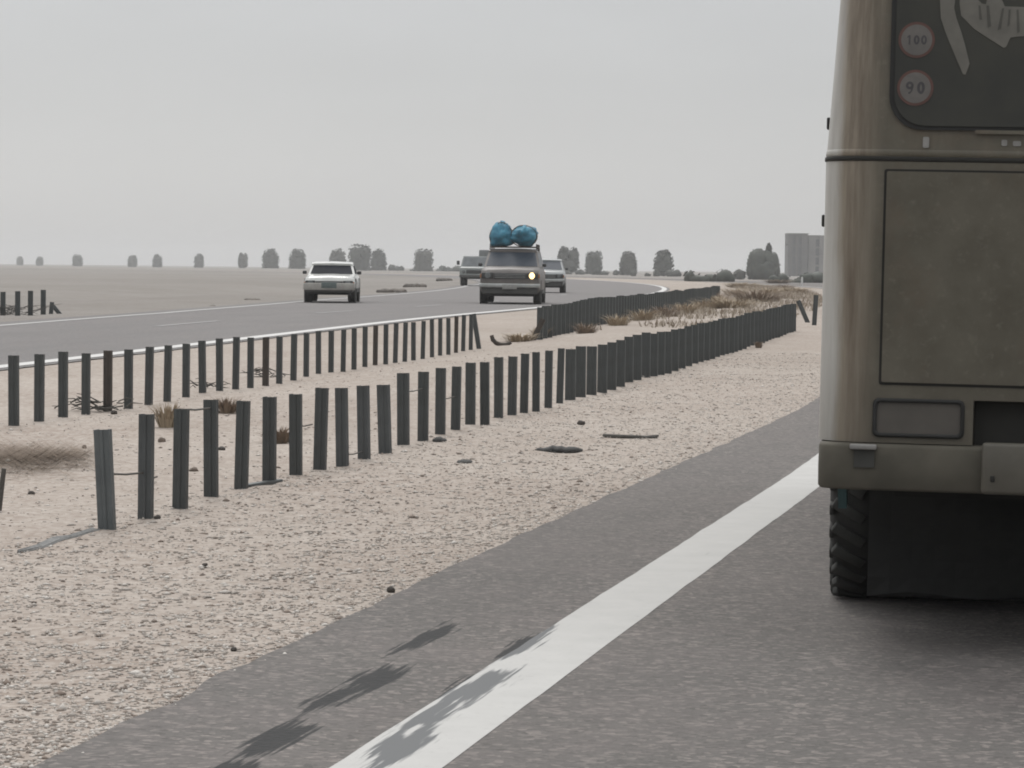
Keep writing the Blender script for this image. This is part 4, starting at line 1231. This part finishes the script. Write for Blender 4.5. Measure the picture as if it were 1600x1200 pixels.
# ------------------------------------------------------------------ vegetation
def leaf_cloud(mb, fn, n, size, seed):
    r = np.random.default_rng(seed)
    for _ in range(n):
        p = fn(r)
        a = Vector(r.normal(size=3)).normalized()
        b = a.orthogonal().normalized()
        c = a.cross(b)
        k = size * r.uniform(0.6, 1.4)
        mb.add([p + b * k, p + c * k * 0.6, p - b * k, p - c * k * 0.6], [(0, 1, 2, 3)])


def crown_mesh(w, h, base, seed, kind, mat, leaf=0.16, n=1100):
    """dense dusty crown on its own limbs; kind: dome, block, forked"""
    mb = MB()
    rr = np.random.default_rng(int(seed * 10))
    pw = {'dome': 2.5, 'block': 7.0, 'forked': 2.6}[kind]
    lumps = []
    if kind == 'forked':
        lumps = [((-w * .24, 0, base + (h - base) * .52), (w * .27, w * .3, (h - base) * .50)), ((w * .24, 0, base + (h - base) * .55), (w * .24, w * .3, (h - base) * .47)),
                 ((0, 0, base + (h - base) * .3), (w * .46, w * .4, (h - base) * .32))]
    else:
        lumps = [((0, 0, h * .36), (w * .50, w * .50, h * .60))]
        for k in range(7):
            a = rr.uniform(0, 2 * PI); z = rr.uniform(0.25, 0.85)
            sc_ = 0.30 if z < 0.7 else 0.22
            lumps.append(((w * sc_ * math.cos(a), w * sc_ * math.sin(a), base + (h - base) * z), (w * .18, w * .18, (h - base) * .15)))
    for k, (c, sz) in enumerate(lumps):
        blob(mb, c, [q * 0.92 for q in sz], seed + k, 3, 0.22, 2.2, pw if k == 0 or kind == 'forked' else 2.0, flat=0.0)

    def fn(r):
        c, sz = lumps[0] if r.random() < 0.5 else lumps[r.integers(len(lumps))]
        d = Vector(r.normal(size=3)).normalized()
        kk = (abs(d.x) ** pw + abs(d.y) ** pw + abs(d.z) ** pw) ** (-1 / pw)
        d = d * kk * r.uniform(0.84, 1.16)
        return Vector((c[0] + d.x * sz[0], c[1] + d.y * sz[1], max(base * 0.8, c[2] + d.z * sz[2])))
    leaf_cloud(mb, fn, n, leaf, int(seed * 7 + 1))
    return mb.mesh('crown', mat)


def trunk_mesh(h, base, seed):
    r = random.Random(seed)
    mb = MB()
    mb.tube([(0, 0, -0.3), (0.05, 0, base * 0.7), (r.uniform(-.1, .1), 0.05, base + (h - base) * 0.5)], [h * 0.035, h * 0.028, h * 0.012], 7)
    for k in range(4):
        a = r.uniform(0, 6.28)
        mb.tube([(0.03, 0, base * 0.8), (h * .10 * math.cos(a), h * .10 * math.sin(a), base + h * .18), (h * .16 * math.cos(a), h * .16 * math.sin(a), base + h * .35)], [h * .016, h * .011, h * .005], 5)
    return mb.mesh('trunk', M['bark'])


# px centre, width px, top y, foot y, depth in metres, kind, label
TREES = [
    (31, 10, 401, 414, 1500, 'dome', 'tiny rounded tree on the horizon, the leftmost of all'),
    (62, 11, 401, 414, 1450, 'dome', 'tiny rounded tree on the horizon, second from the left'),
    (121, 15, 398, 415, 1300, 'dome', 'small rounded tree standing alone above the four far posts'),
    (207, 14, 399, 415, 1250, 'dome', 'small rounded tree, left one of a pair over the sand plain'),
    (246, 14, 398, 415, 1200, 'dome', 'small rounded tree, right one of a pair over the sand plain'),
    (311, 14, 397, 415, 1150, 'dome', 'small rounded tree by itself over the middle of the sand plain'),
    (380, 14, 397, 416, 1050, 'forked', 'small open leaning tree just left of two larger round trees'),
    (423, 24, 390, 417, 900, 'dome', 'mid-sized round-topped tree, left one of the pair left of the white saloon car'),
    (465, 24, 390, 417, 860, 'dome', 'mid-sized round-topped tree, right one of the pair left of the white saloon car'),
    (528, 24, 390, 418, 840, 'dome', 'round-topped tree directly above the white saloon car roof'),
    (562, 30, 384, 421, 780, 'block', 'tall broad flat-topped tree, highest in the row'),
    (592, 22, 390, 421, 800, 'dome', 'round-topped tree touching the right side of the tall flat-topped one'),
    (662, 26, 391, 421, 780, 'block', 'round-topped tree alone left of the loaded estate car'),
    (889, 32, 389, 424, 620, 'forked', 'dark forked tree with two tops just right of the estate car'),
    (928, 23, 394, 424, 640, 'block', 'squarish tree, first to the right of the forked one'),
    (982, 25, 393, 426, 600, 'dome', 'round-topped tree, second to the right of the forked one'),
    (1037, 28, 392, 428, 560, 'dome', 'round-topped tree, third to the right of the forked one'),
]
trunk_cache = {}
for i, (px, wpx, yt, yb, Y, kind, lb) in enumerate(TREES):
    topp, bot = at_depth(px, yt, Y), at_depth(px, yb, Y)
    w = wpx * Y / FPX
    zg = -0.1 + 0.28
    zt = topp.z
    h = zt - zg
    root = empty('roadside_tree', (topp.x, topp.y, zg))
    tag(root, lb, 'tree', 'round-topped trees along the horizon')
    base = h * 0.05
    link('crown', crown_mesh(w, h, base, 2 + i * 1.3, kind, M['leaf'] if i % 3 else M['leaf2'], 0.055 * h, 1000), root)
    link('trunk', trunk_mesh(h, base, i), root)

# big bush with a spike at the right, and its neighbours
Y = 420
c = at_depth(1192, 420, Y)
k = Y / FPX
root = empty('large_bush', (c.x, c.y, 0.1))
tag(root, 'big dark domed bush with a spike on top near the far building', 'bush')
mb = MB()
H_ = at_depth(1192, 389, Y).z - 0.1
for (dx, dz, sx_, sz_) in ((-7, .48, 17, .50), (9, .45, 15, .46), (17, .38, 9, .36), (-16, .30, 9, .32), (0, .3, 22, .34)):
    blob(mb, (dx * k, 0, H_ * dz), (sx_ * k, sx_ * k, H_ * sz_), dx + 20, 3, 0.35, 2.4, 2.3)
blob(mb, (9 * k, 0, H_ * 0.92), (4.4 * k, 3 * k, H_ * 0.26), 3, 2, 0.3, 2.0)


def bush_fn(r):
    q = [(-7, .48, 17, .50), (9, .45, 15, .46), (17, .38, 9, .36), (-16, .30, 9, .32), (9, .92, 4.4, .26)][r.integers(5)]
    d = Vector(r.normal(size=3)).normalized() * r.uniform(0.9, 1.15)
    return Vector((q[0] * k + d.x * q[2] * k, d.y * q[2] * k, max(0.05, H_ * q[1] + d.z * H_ * q[3])))


leaf_cloud(mb, bush_fn, 1500, 0.13, 5)
link('crown', mb.mesh('crown', M['leaf']), root)
link('trunk', trunk_mesh(H_ * 0.8, 0.4, 5), root)


def hedge(px0, px1, yt, Y, label, seed, mat, gaps=0.1):
    a, b = at_depth(px0, yt, Y), at_depth(px1, yt, Y)
    L = b.x - a.x
    hh = max(a.z, b.z) - 0.1
    mb = MB()
    r = random.Random(seed)
    x = 0.0
    lumps = []
    while x < L:
        w = r.uniform(0.5, 1.3) * hh
        if r.random() > gaps: lumps.append((x, r.uniform(0.4, 1.05) * hh, w))
        x += w * 0.8
    if not lumps: lumps.append((L / 2, hh, hh))
    for q, (x, h, w) in enumerate(lumps): blob(mb, (x, r.uniform(-1, 1), h * 0.45), (w * 0.62, w * .6, h * 0.55), seed + q, 2, 0.4, 2.4)

    def fn(rr):
        x, h, w = lumps[rr.integers(len(lumps))]
        d = Vector(rr.normal(size=3)).normalized() * rr.uniform(0.9, 1.2)
        return Vector((x + d.x * w * .62, d.y * w * .6, max(0.02, h * .45 + d.z * h * .55)))
    leaf_cloud(mb, fn, 40 * len(lumps), 0.12 * hh, seed)
    o = mb.build('hedgerow', mat, None, (a.x, Y, 0.1))
    tag(o, label, 'hedge', kind='stuff')


hedge(612, 752, 415, 800, 'low far-off hedge running along the horizon behind the open plain', 11, M['leaf'])
hedge(846, 968, 418, 600, 'low far-off hedge at the foot of the squarish tree', 12, M['leaf'])
hedge(990, 1075, 422, 520, 'low far-off hedge beside the last round-topped tree', 13, M['leaf'], 0.3)
hedge(1078, 1146, 420, 260, 'dark low scrub where the back row of posts runs out of sight', 14, M['leaf'], 0.15)
hedge(1140, 1172, 421, 420, 'low scrub left of the big domed bush', 15, M['leaf2'], 0.2)
hedge(1210, 1300, 425, 255, 'dark low scrub in front of the far concrete building', 16, M['leaf'], 0.0)

# ------------------------------------------------------------------ far building beside the bus
Y = 760
k = Y / FPX
a = at_depth(1232, 366, Y)
zt = a.z
root = empty('concrete_building', (a.x, Y, 0.1))
tag(root, 'tall grey concrete building far off beside the edge of the bus', 'building')
Hb = zt - 0.1
W1, W2 = 30 * k, 34 * k


def wall_with_bays(x0, w, h, d, bays, mat, name):
    """front wall as piers and spandrels round deep openings"""
    mb = MB()
    mb.box((x0 + w / 2, d / 2 + 0.6, h / 2), (w, d, h))
    cx = [x0 + w * f for f in bays]
    ww = w * 0.17
    edges = [x0] + [q for c_ in cx for q in (c_ - ww / 2, c_ + ww / 2)] + [x0 + w]
    for i in range(0, len(edges), 2):
        mb.box(((edges[i] + edges[i + 1]) / 2, 0.30, h / 2 + 0.002), (edges[i + 1] - edges[i], 0.6, h - 0.01))
    nfl = 4
    for c_ in cx:
        for f in range(nfl + 1):
            z = h * 0.04 + (h * 0.92) * f / nfl
            mb.box((c_, 0.35, z), (ww - 0.01, 0.2, h * 0.03))
    wall = mb.build(name, mat, root)
    win = MB().box((0, 0, 0), (ww - 0.04, 0.06, h * 0.92 / nfl - h * 0.05)).mesh('window', M['opening'])
    for c_ in cx:
        for f in range(nfl):
            link('window', win, root, (c_, 0.56, h * 0.04 + h * 0.92 * (f + 0.5) / nfl))
    return wall


wall_with_bays(0, W1, Hb, 9, (0.30, 0.62), M['concrete2'], 'wall')
wall_with_bays(W1 + 0.35, W2, Hb * 0.95, 8, (0.40, 0.8), M['concrete'], 'wall')
MB().box((W1 / 2, 4, Hb + 0.15), (W1 + 0.4, 9, 0.3)).build('roof', M['concrete'], root)
MB().box((W1 + 0.35 + W2 / 2, 4, Hb * 0.95 + 0.2), (W2 + 0.3, 8.4, 0.35)).build('roof', M['concrete'], root)
MB().box((-0.35, 1.5, Hb * 0.76), (0.7, 1.2, 0.5)).build('balcony', M['concrete2'], root)
MB().box((W1 + 0.175, 5, Hb * 0.46), (0.34, 3, Hb * 0.92)).build('link_wall', M['concrete'], root)
p = ground_at(1253, 447)
tag(MB().tube([(0, 0, -0.1), (0, 0, 0.5), (0, 0, 0.62)], [0.075, 0.075, 0.05], 10).build('marker_post', M['whitepost'], None, (p.x, p.y, groundz(p))),
    'small white marker post in front of the dark scrub beside the bus', 'marker post')


# ------------------------------------------------------------------ dry plants
def tuft_mesh(h, w, n, seed, mat, name='dry_grass_tuft', droop=0.5):
    r = random.Random(seed)
    mb = MB()
    for _ in range(n):
        a = r.uniform(0, 6.28); rad = w * 0.5 * math.sqrt(r.random()) * 0.55
        x, y = rad * math.cos(a), rad * math.sin(a)
        hh = h * r.uniform(0.45, 1.0)
        dx, dy = math.cos(a + r.uniform(-.6, .6)) * w * 0.5 * r.random() * droop * 1.6, math.sin(a) * w * 0.5 * r.random() * droop * 1.6
        bw = (0.005 + 0.004 * r.random()) * (1 + 0.5 * w)
        pw = Vector((-math.sin(a), math.cos(a), 0)) * bw
        p0, p1, p2 = Vector((x, y, -0.02)), Vector((x + dx * .4, y + dy * .4, hh * .65)), Vector((x + dx, y + dy, hh))
        mb.add([p0 - pw, p0 + pw, p1 + pw * .7, p1 - pw * .7, p2], [(0, 1, 2, 3), (3, 2, 4)])
    return mb.mesh(name, mat)


tufts = [
    (1180, 474, 0.45, 2.2, 'brown', 'big brown dry grass clump behind the far end of the front row'), (1150, 462, 0.38, 1.4, 'dry', 'pale dry grass clump left of the big brown one in the median'),
    (1125, 474, 0.3, 1.1, 'dry', 'pale dry grass at the end of the solid back row'), (1100, 484, 0.28, 0.9, 'dry', 'pale dry tuft before the end of the back row'),
    (1070, 492, 0.26, 0.8, 'dry', 'straw-coloured tuft in the middle of the far median strip'), (1040, 496, 0.26, 0.7, 'brown', 'brownish tuft in the far median strip'),
    (1005, 503, 0.24, 0.7, 'dry', 'straw tuft halfway along the solid front row'), (965, 512, 0.22, 0.6, 'dry', 'straw tuft over the middle of the solid stretch'),
    (915, 522, 0.2, 0.5, 'brown', 'small brown tuft above the tops of the front row'), (842, 526, 0.2, 0.35, 'dry', 'straw tuft at the foot of the leaning rusty post'),
    (812, 533, 0.14, 0.6, 'dry', 'straw tuft lying in the gap of the back row'), (1225, 452, 0.3, 1.6, 'brown', 'brown low growth on the median near the bus'),
    (1205, 462, 0.3, 1.2, 'dry', 'pale dry grass behind the end of the front row'), (262, 672, 0.2, 0.22, 'dry', 'small straw tuft behind the third front post'),
    (355, 648, 0.14, 0.25, 'brown', 'small brown tuft between the fourth and fifth front posts'), (440, 690, 0.12, 0.3, 'brown', 'small brown tuft between the sixth and seventh front posts'),
    (1140, 484, 0.3, 1.6, 'dry', 'wide straw growth just behind the solid end of the front row'), (1160, 450, 0.35, 2.6, 'dry', 'wide pale grass patch at the far end of the median'),
    (1215, 443, 0.4, 3.0, 'brown', 'wide brown scrubby grass in front of the big domed bush'), (1108, 470, 0.35, 1.4, 'brown', 'brown grass bank against the end of the back row'),
    (1240, 460, 0.3, 2.0, 'dry', 'pale grass patch beside the bus edge above the knocked post'),
    (1185, 544, 0.10, 0.12, 'brown', 'tiny dark tuft on the gravel in front of the far front posts'),
]
for i, (x, y, h, w, c, lb) in enumerate(tufts):
    p = ground_at(x, y)
    o = link('dry_grass_tuft', tuft_mesh(h, w, int(110 + 120 * w), i, M['drygrass'] if c == 'dry' else M['brownbrush'], droop=0.8), None, (p.x, p.y, groundz(p)))
    tag(o, lb, 'grass tuft', 'dry grass tufts on the median')

# thin dry growth over the far median
mbc = MB()
r = random.Random(9)
for _ in range(9000):
    s_m = 47 + 130 * r.random() ** 1.2
    dens = noise.noise(Vector((s_m * 0.12, 3.3, 0)))
    t_m = 4.75 + 2.75 * r.random()
    if noise.noise(Vector((s_m * .25, t_m * .8, 2))) + dens * 0.5 + (s_m - 50) / 160 < 0.0: continue
    x, y = st2xy(s_m, t_m)
    z = hst(s_m, t_m) + relief(s_m, t_m)
    a = r.uniform(0, 6.28); hh = r.uniform(.04, .13) * (1 + s_m / 250); w_ = 0.010 * (1 + s_m / 120)
    d = Vector((math.cos(a) * hh * .7, math.sin(a) * hh * .7, hh))
    pw = Vector((-math.sin(a), math.cos(a), 0)) * w_
    b0 = Vector((x, y, z - .01))
    mbc.add([b0 - pw, b0 + pw, b0 + d], [(0, 1, 2)])
tag(mbc.build('dry_ground_cover', M['covergrass']), 'thin dry growth over the sand of the far median strip', 'dry grass', kind='stuff')

# flattened brown grass at the left edge
mb_list = MB()
r = random.Random(4)
for _ in range(5200):
    px, py = r.gauss(40, 55), r.gauss(720, 10)
    if px > 150: continue
    p = ground_at(px, py); z = groundz(p)
    a = r.uniform(-0.5, 0.5) + (PI if r.random() < 0.5 else 0); L = r.uniform(.07, .22)
    d = Vector((math.cos(a), math.sin(a) * 0.6, r.uniform(.1, .7))).normalized() * L
    w = Vector((-d.y, d.x, 0)).normalized() * 0.004
    b0 = Vector((p.x, p.y, z - .005))
    mb_list.add([b0 - w, b0 + w, b0 + d], [(0, 1, 2)])
tag(mb_list.build('dry_grass_mat', M['brownbrush']), 'matted brown dry grass on the sand at the left edge', 'dry grass', kind='stuff')


# brush piles caught in the back row and across the road
def brush(px, py, w, h, n, label, seed):
    p = ground_at(px, py)
    r = random.Random(seed)
    mb = MB()
    for _ in range(n):
        x, y = r.gauss(0, w * .3), r.gauss(0, 0.08)
        a = r.uniform(-0.5, 0.5)
        L = r.uniform(.15, .5) * w
        d = Vector((math.cos(a) * (1 if r.random() < .5 else -1), r.uniform(-.4, .4), r.uniform(-.15, .45))).normalized() * L
        q = Vector((x, y, r.uniform(0.0, h)))
        mb.tube([q, q + d * .5 + Vector((0, 0, r.uniform(-.02, .03))), q + d], [.008, .006, .003], 4)
    mb.v = [(v[0], v[1], max(v[2], 0.002)) for v in mb.v]
    tag(mb.build('dry_brush', M['twig'], None, (p.x, p.y, groundz(p))), label, 'brush', 'dry brush caught along the back row')


brush(150, 640, 0.40, 0.08, 40, 'tangle of grey dry twigs caught round the fourth and fifth back posts', 1)
brush(410, 588, 0.35, 0.07, 22, 'small tangle of twigs between back posts near the twelfth', 2)
brush(330, 608, 0.3, 0.05, 16, 'thin tangle of twigs low against the tenth back post', 3)
brush(12, 493, 0.9, 0.16, 60, 'dark brush heaped at the foot of the four far posts', 4)


# ------------------------------------------------------------------ litter on the gravel
def stick(pts_px, r, label, mat, name='stick', cat='stick', lift=0.01):
    pts = []
    for (x, y) in pts_px:
        p = ground_at(x, y); pts.append(Vector((p.x, p.y, groundz(p) + lift)))
    o = pts[0].copy()
    rs = [r * (1 - 0.5 * i / (len(pts) - 1)) for i in range(len(pts))]
    return tag(MB().tube([p - o for p in pts], rs, 7).build(name, mat, None, o), label, cat)


def stone(px, py, w, h, label, mat, seed):
    p = ground_at(px, py)
    k = p.y / FPX
    mb = MB()
    blob(mb, (0, 0, h * k * 0.30), (w * k / 2, w * k / 2, h * k / 2), seed, 2, 0.45, 1.8)
    tag(mb.build('stone', mat, None, (p.x, p.y, groundz(p))), label, 'stone', 'dark stones lying on the gravel')


stick([(942, 686), (985, 687), (1010, 685), (1028, 683)], 0.018, 'long grey stick lying on the gravel towards the asphalt edge', M['twig'])
stick([(1000, 688), (1012, 686), (1026, 687)], 0.012, 'short twig touching the end of the long grey stick', M['twig'])


def rubber_scrap(x0, x1, y, hpx, label, seed):
    a, b = ground_at(x0, y), ground_at(x1, y)
    r = random.Random(seed)
    c = (a + b) / 2
    L = (b - a).length
    k = c.y / FPX
    rings = []
    n = 12
    for i in range(n):
        f = i / (n - 1)
        ht = hpx * k * (0.35 + 0.65 * math.sin(f * PI) ** 0.7) * r.uniform(0.6, 1.1)
        x = (f - 0.5) * L
        wd = 0.16 * math.sin(f * PI) ** 0.5 + 0.03
        rings.append([Vector((x, -wd, 0)), Vector((x, -wd * .6, ht * .8)), Vector((x + r.uniform(-.01, .01), 0, ht * r.uniform(.5, 1.0))), Vector((x, wd * .7, ht * .6)), Vector((x, wd, 0)), Vector((x, 0, -0.01))])
    return tag(MB().loft(rings).build('tyre_scrap', M['tyre'], None, (c.x, c.y, groundz(c))), label, 'tyre scrap')


rubber_scrap(836, 910, 703, 12, 'dark shredded tyre scrap lying on the gravel shoulder', 3)
rubber_scrap(714, 738, 718, 6, 'small dark rubber scrap left of the larger shredded one', 5)
rubber_scrap(676, 698, 690, 8, 'dark scrap lying at the foot of the fourteenth front post', 6)
stone(908, 667, 13, 9, 'dark stone above the tyre scrap on the gravel', M['darkstone'], 1)
stone(611, 926, 13, 12, 'dark stone at the edge of the asphalt', M['darkstone'], 2)
stone(365, 1018, 10, 8, 'small dark stone on the gravel nearest the camera', M['darkstone'], 3)
stone(246, 815, 10, 8, 'dark stone beside the second front post', M['darkstone'], 4)
stone(253, 690, 13, 10, 'brown stone on the sand left of the second front post top', M['stone'], 5)
stone(132, 694, 8, 7, 'reddish small stone left of the nearest front post', M['stone'], 6)
stone(49, 770, 12, 6, 'flat dark stone on the sand near the left edge', M['darkstone'], 7)
stone(178, 645, 10, 8, 'dark stone right of the twig tangle', M['darkstone'], 8)
stone(303, 737, 14, 8, 'brown stone between the third and fourth front posts', M['stone'], 9)
stone(347, 703, 12, 8, 'dark stone just right of the fourth front post', M['darkstone'], 10)
stone(320, 888, 9, 7, 'dark stone alone in the middle of the near gravel', M['darkstone'], 11)
stone(1186, 543, 9, 8, 'dark stone in front of the solid stretch of the front row', M['darkstone'], 12)

# fallen flat strip between two front posts, and the grey strip left of the first one
p0, p1 = ground_at(372, 764), ground_at(436, 753)
c = (p0 + p1) / 2; d = p1 - p0
tag(MB().box((0, 0, 0.012), (d.length, 0.05, 0.024), Matrix.Rotation(math.atan2(d.y, d.x), 3, 'Z'), bev=0.004).build('fallen_strip', M['steel'], None, (c.x, c.y, groundz(c))),
    'dark flat steel strip lying across the feet of the fifth and sixth front posts', 'steel strip')
pts = [ground_at(x, y) for x, y in ((30, 868), (62, 855), (90, 846), (112, 842), (150, 832))]
o0 = pts[0].copy()
mb = MB()
rings = []
for i, p in enumerate(pts):
    d = (pts[min(i + 1, 4)] - pts[max(i - 1, 0)]).normalized(); n_ = Vector((-d.y, d.x, 0))
    wd = (0.010, 0.024, 0.03, 0.02, 0.022)[i]; q = p - o0; q.z = groundz(p) - groundz(o0)
    rings.append([q - n_ * wd, q - n_ * wd * .7 + Vector((0, 0, .009)), q + Vector((0, 0, .003)), q + n_ * wd * .7 + Vector((0, 0, .013)), q + n_ * wd, q - Vector((0, 0, .02))])
mb.loft(rings, sm=False)
tag(mb.build('fallen_strip', M['strip'], None, (o0.x, o0.y, groundz(o0))), 'bent grey steel strip lying on the sand left of the nearest post', 'steel strip')
# curved scrap in the gap of the back row
p = ground_at(772, 540); k = p.y / FPX
mb = MB()
arc = [(-14 * k, 0, 17 * k), (-12 * k, 0, 10 * k), (-7 * k, 0, 5 * k), (0, 0, 2.5 * k), (9 * k, 0, 2.5 * k), (17 * k, 0, 6 * k)]
mb.tube([(x + 10 * k, y, z) for x, y, z in arc], [0.028, 0.032, 0.032, 0.03, 0.03, 0.02], 7)
tag(mb.build('curved_scrap', M['rust'], None, (p.x, p.y, groundz(p))), 'curved rusty scrap lying in the gap of the back row', 'scrap')
# leaning stake at the left edge
p = ground_at(-2, 800); k = p.y / FPX
tag(MB().tube([(-2 * k, 0, -0.05), (3 * k, 0, 28 * k), (8 * k, 0, 66 * k)], [0.016, 0.015, 0.012], 8).build('stake', M['twig'], None, (p.x, p.y, groundz(p))),
    'thin dark stake leaning at the left edge of the view', 'stake')
# sagging wires still strung between posts
for (a, b, ya, yb, lb) in ((165, 225, 741, 739, 'thin wire strung between the first and second front posts'), (279, 328, 640, 638, 'thin wire strung between the heads of the third and fourth front posts')):
    pa, pb = ground_at(a, np.interp(a, [165, 225, 279, 328], [831, 814, 800, 783])), ground_at(b, np.interp(b, [165, 225, 279, 328], [831, 814, 800, 783]))
    za, zb = at_depth(a, ya, pa.y).z, at_depth(b, yb, pb.y).z
    A, B = Vector((pa.x, pa.y + .03, za)), Vector((pb.x, pb.y + .03, zb))
    mid = (A + B) / 2 - Vector((0, 0, .006))
    tag(MB().tube([Vector((0, 0, 0)), mid - A, B - A], 0.005, 6).build('wire', M['twig'], None, A), lb, 'wire')
for (i0, f0, f1, hz_, lb) in ((6, 0.0, 0.7, 0.62, 'short broken wire on the seventh front post'), (8, 0.1, 1.0, 0.14, 'low wire between the ninth and tenth front posts'),
                              (11, 0.0, 1.0, 0.80, 'wire between the twelfth and thirteenth front posts'), (13, 0.0, 1.0, 0.55, 'wire between the fourteenth and fifteenth front posts'),
                              (1, 0.0, 0.35, 0.45, 'short wire end sticking out of the second front post')):
    pa, pb = ground_at(ROW1[i0][0], ROW1[i0][1]), ground_at(ROW1[i0 + 1][0], ROW1[i0 + 1][1])
    A = pa.lerp(pb, f0) + Vector((0, .02, 0.47 * hz_)); B = pa.lerp(pb, f1) + Vector((0, .02, 0.47 * hz_ - .01))
    tag(MB().tube([Vector((0, 0, 0)), (B - A) * .5 - Vector((0, 0, .008)), B - A], 0.004, 6).build('wire', M['twig'], None, A), lb, 'wire')
# rubble by the far edge of the opposite carriageway
for i, (x, y, w, h, lb) in enumerate([(612, 457, 44, 8, 'dark low rubble pile beyond the white saloon car'), (648, 449, 34, 8, 'small rubble lump beyond the opposite carriageway'),
                                      (694, 438, 24, 5, 'small dark lump near the bend of the opposite carriageway'), (394, 469, 24, 5, 'small lump on the verge left of the white saloon car'),
                                      (332, 478, 8, 4, 'tiny lump on the verge farther left of the white saloon car')]):
    p = ground_at(x, y); k = p.y / FPX
    mb = MB()
    for q in range(4): blob(mb, ((q - 1.5) * w * k * .22, 0, h * k * .3), (w * k * .22, .25, h * k * .6), i * 5 + q, 2, .5, 2.0)
    tag(mb.build('rubble_pile', M['rubble'], None, (p.x, p.y, groundz(p) - 0.03)), lb, 'rubble', 'rubble beyond the opposite carriageway')

# ------------------------------------------------------------------ haze
HAZE = 0.00042
hz = MB().box((0, 1700, 10), (6400, 4600, 25)).build('haze', None)
hm = bpy.data.materials.new('haze')
hm.use_nodes = True
hm.node_tree.nodes.clear()
ho = hm.node_tree.nodes.new('ShaderNodeOutputMaterial')
pv = hm.node_tree.nodes.new('ShaderNodeVolumePrincipled')
pv.inputs['Color'].default_value = (0.83, 0.84, 0.85, 1)
pv.inputs['Density'].default_value = HAZE
pv.inputs['Anisotropy'].default_value = 0.0
hm.node_tree.links.new(pv.outputs[0], ho.inputs['Volume'])
hz.data.materials.append(hm)
tag(hz, 'thin pale haze lying over the whole desert road', 'haze', kind='stuff')
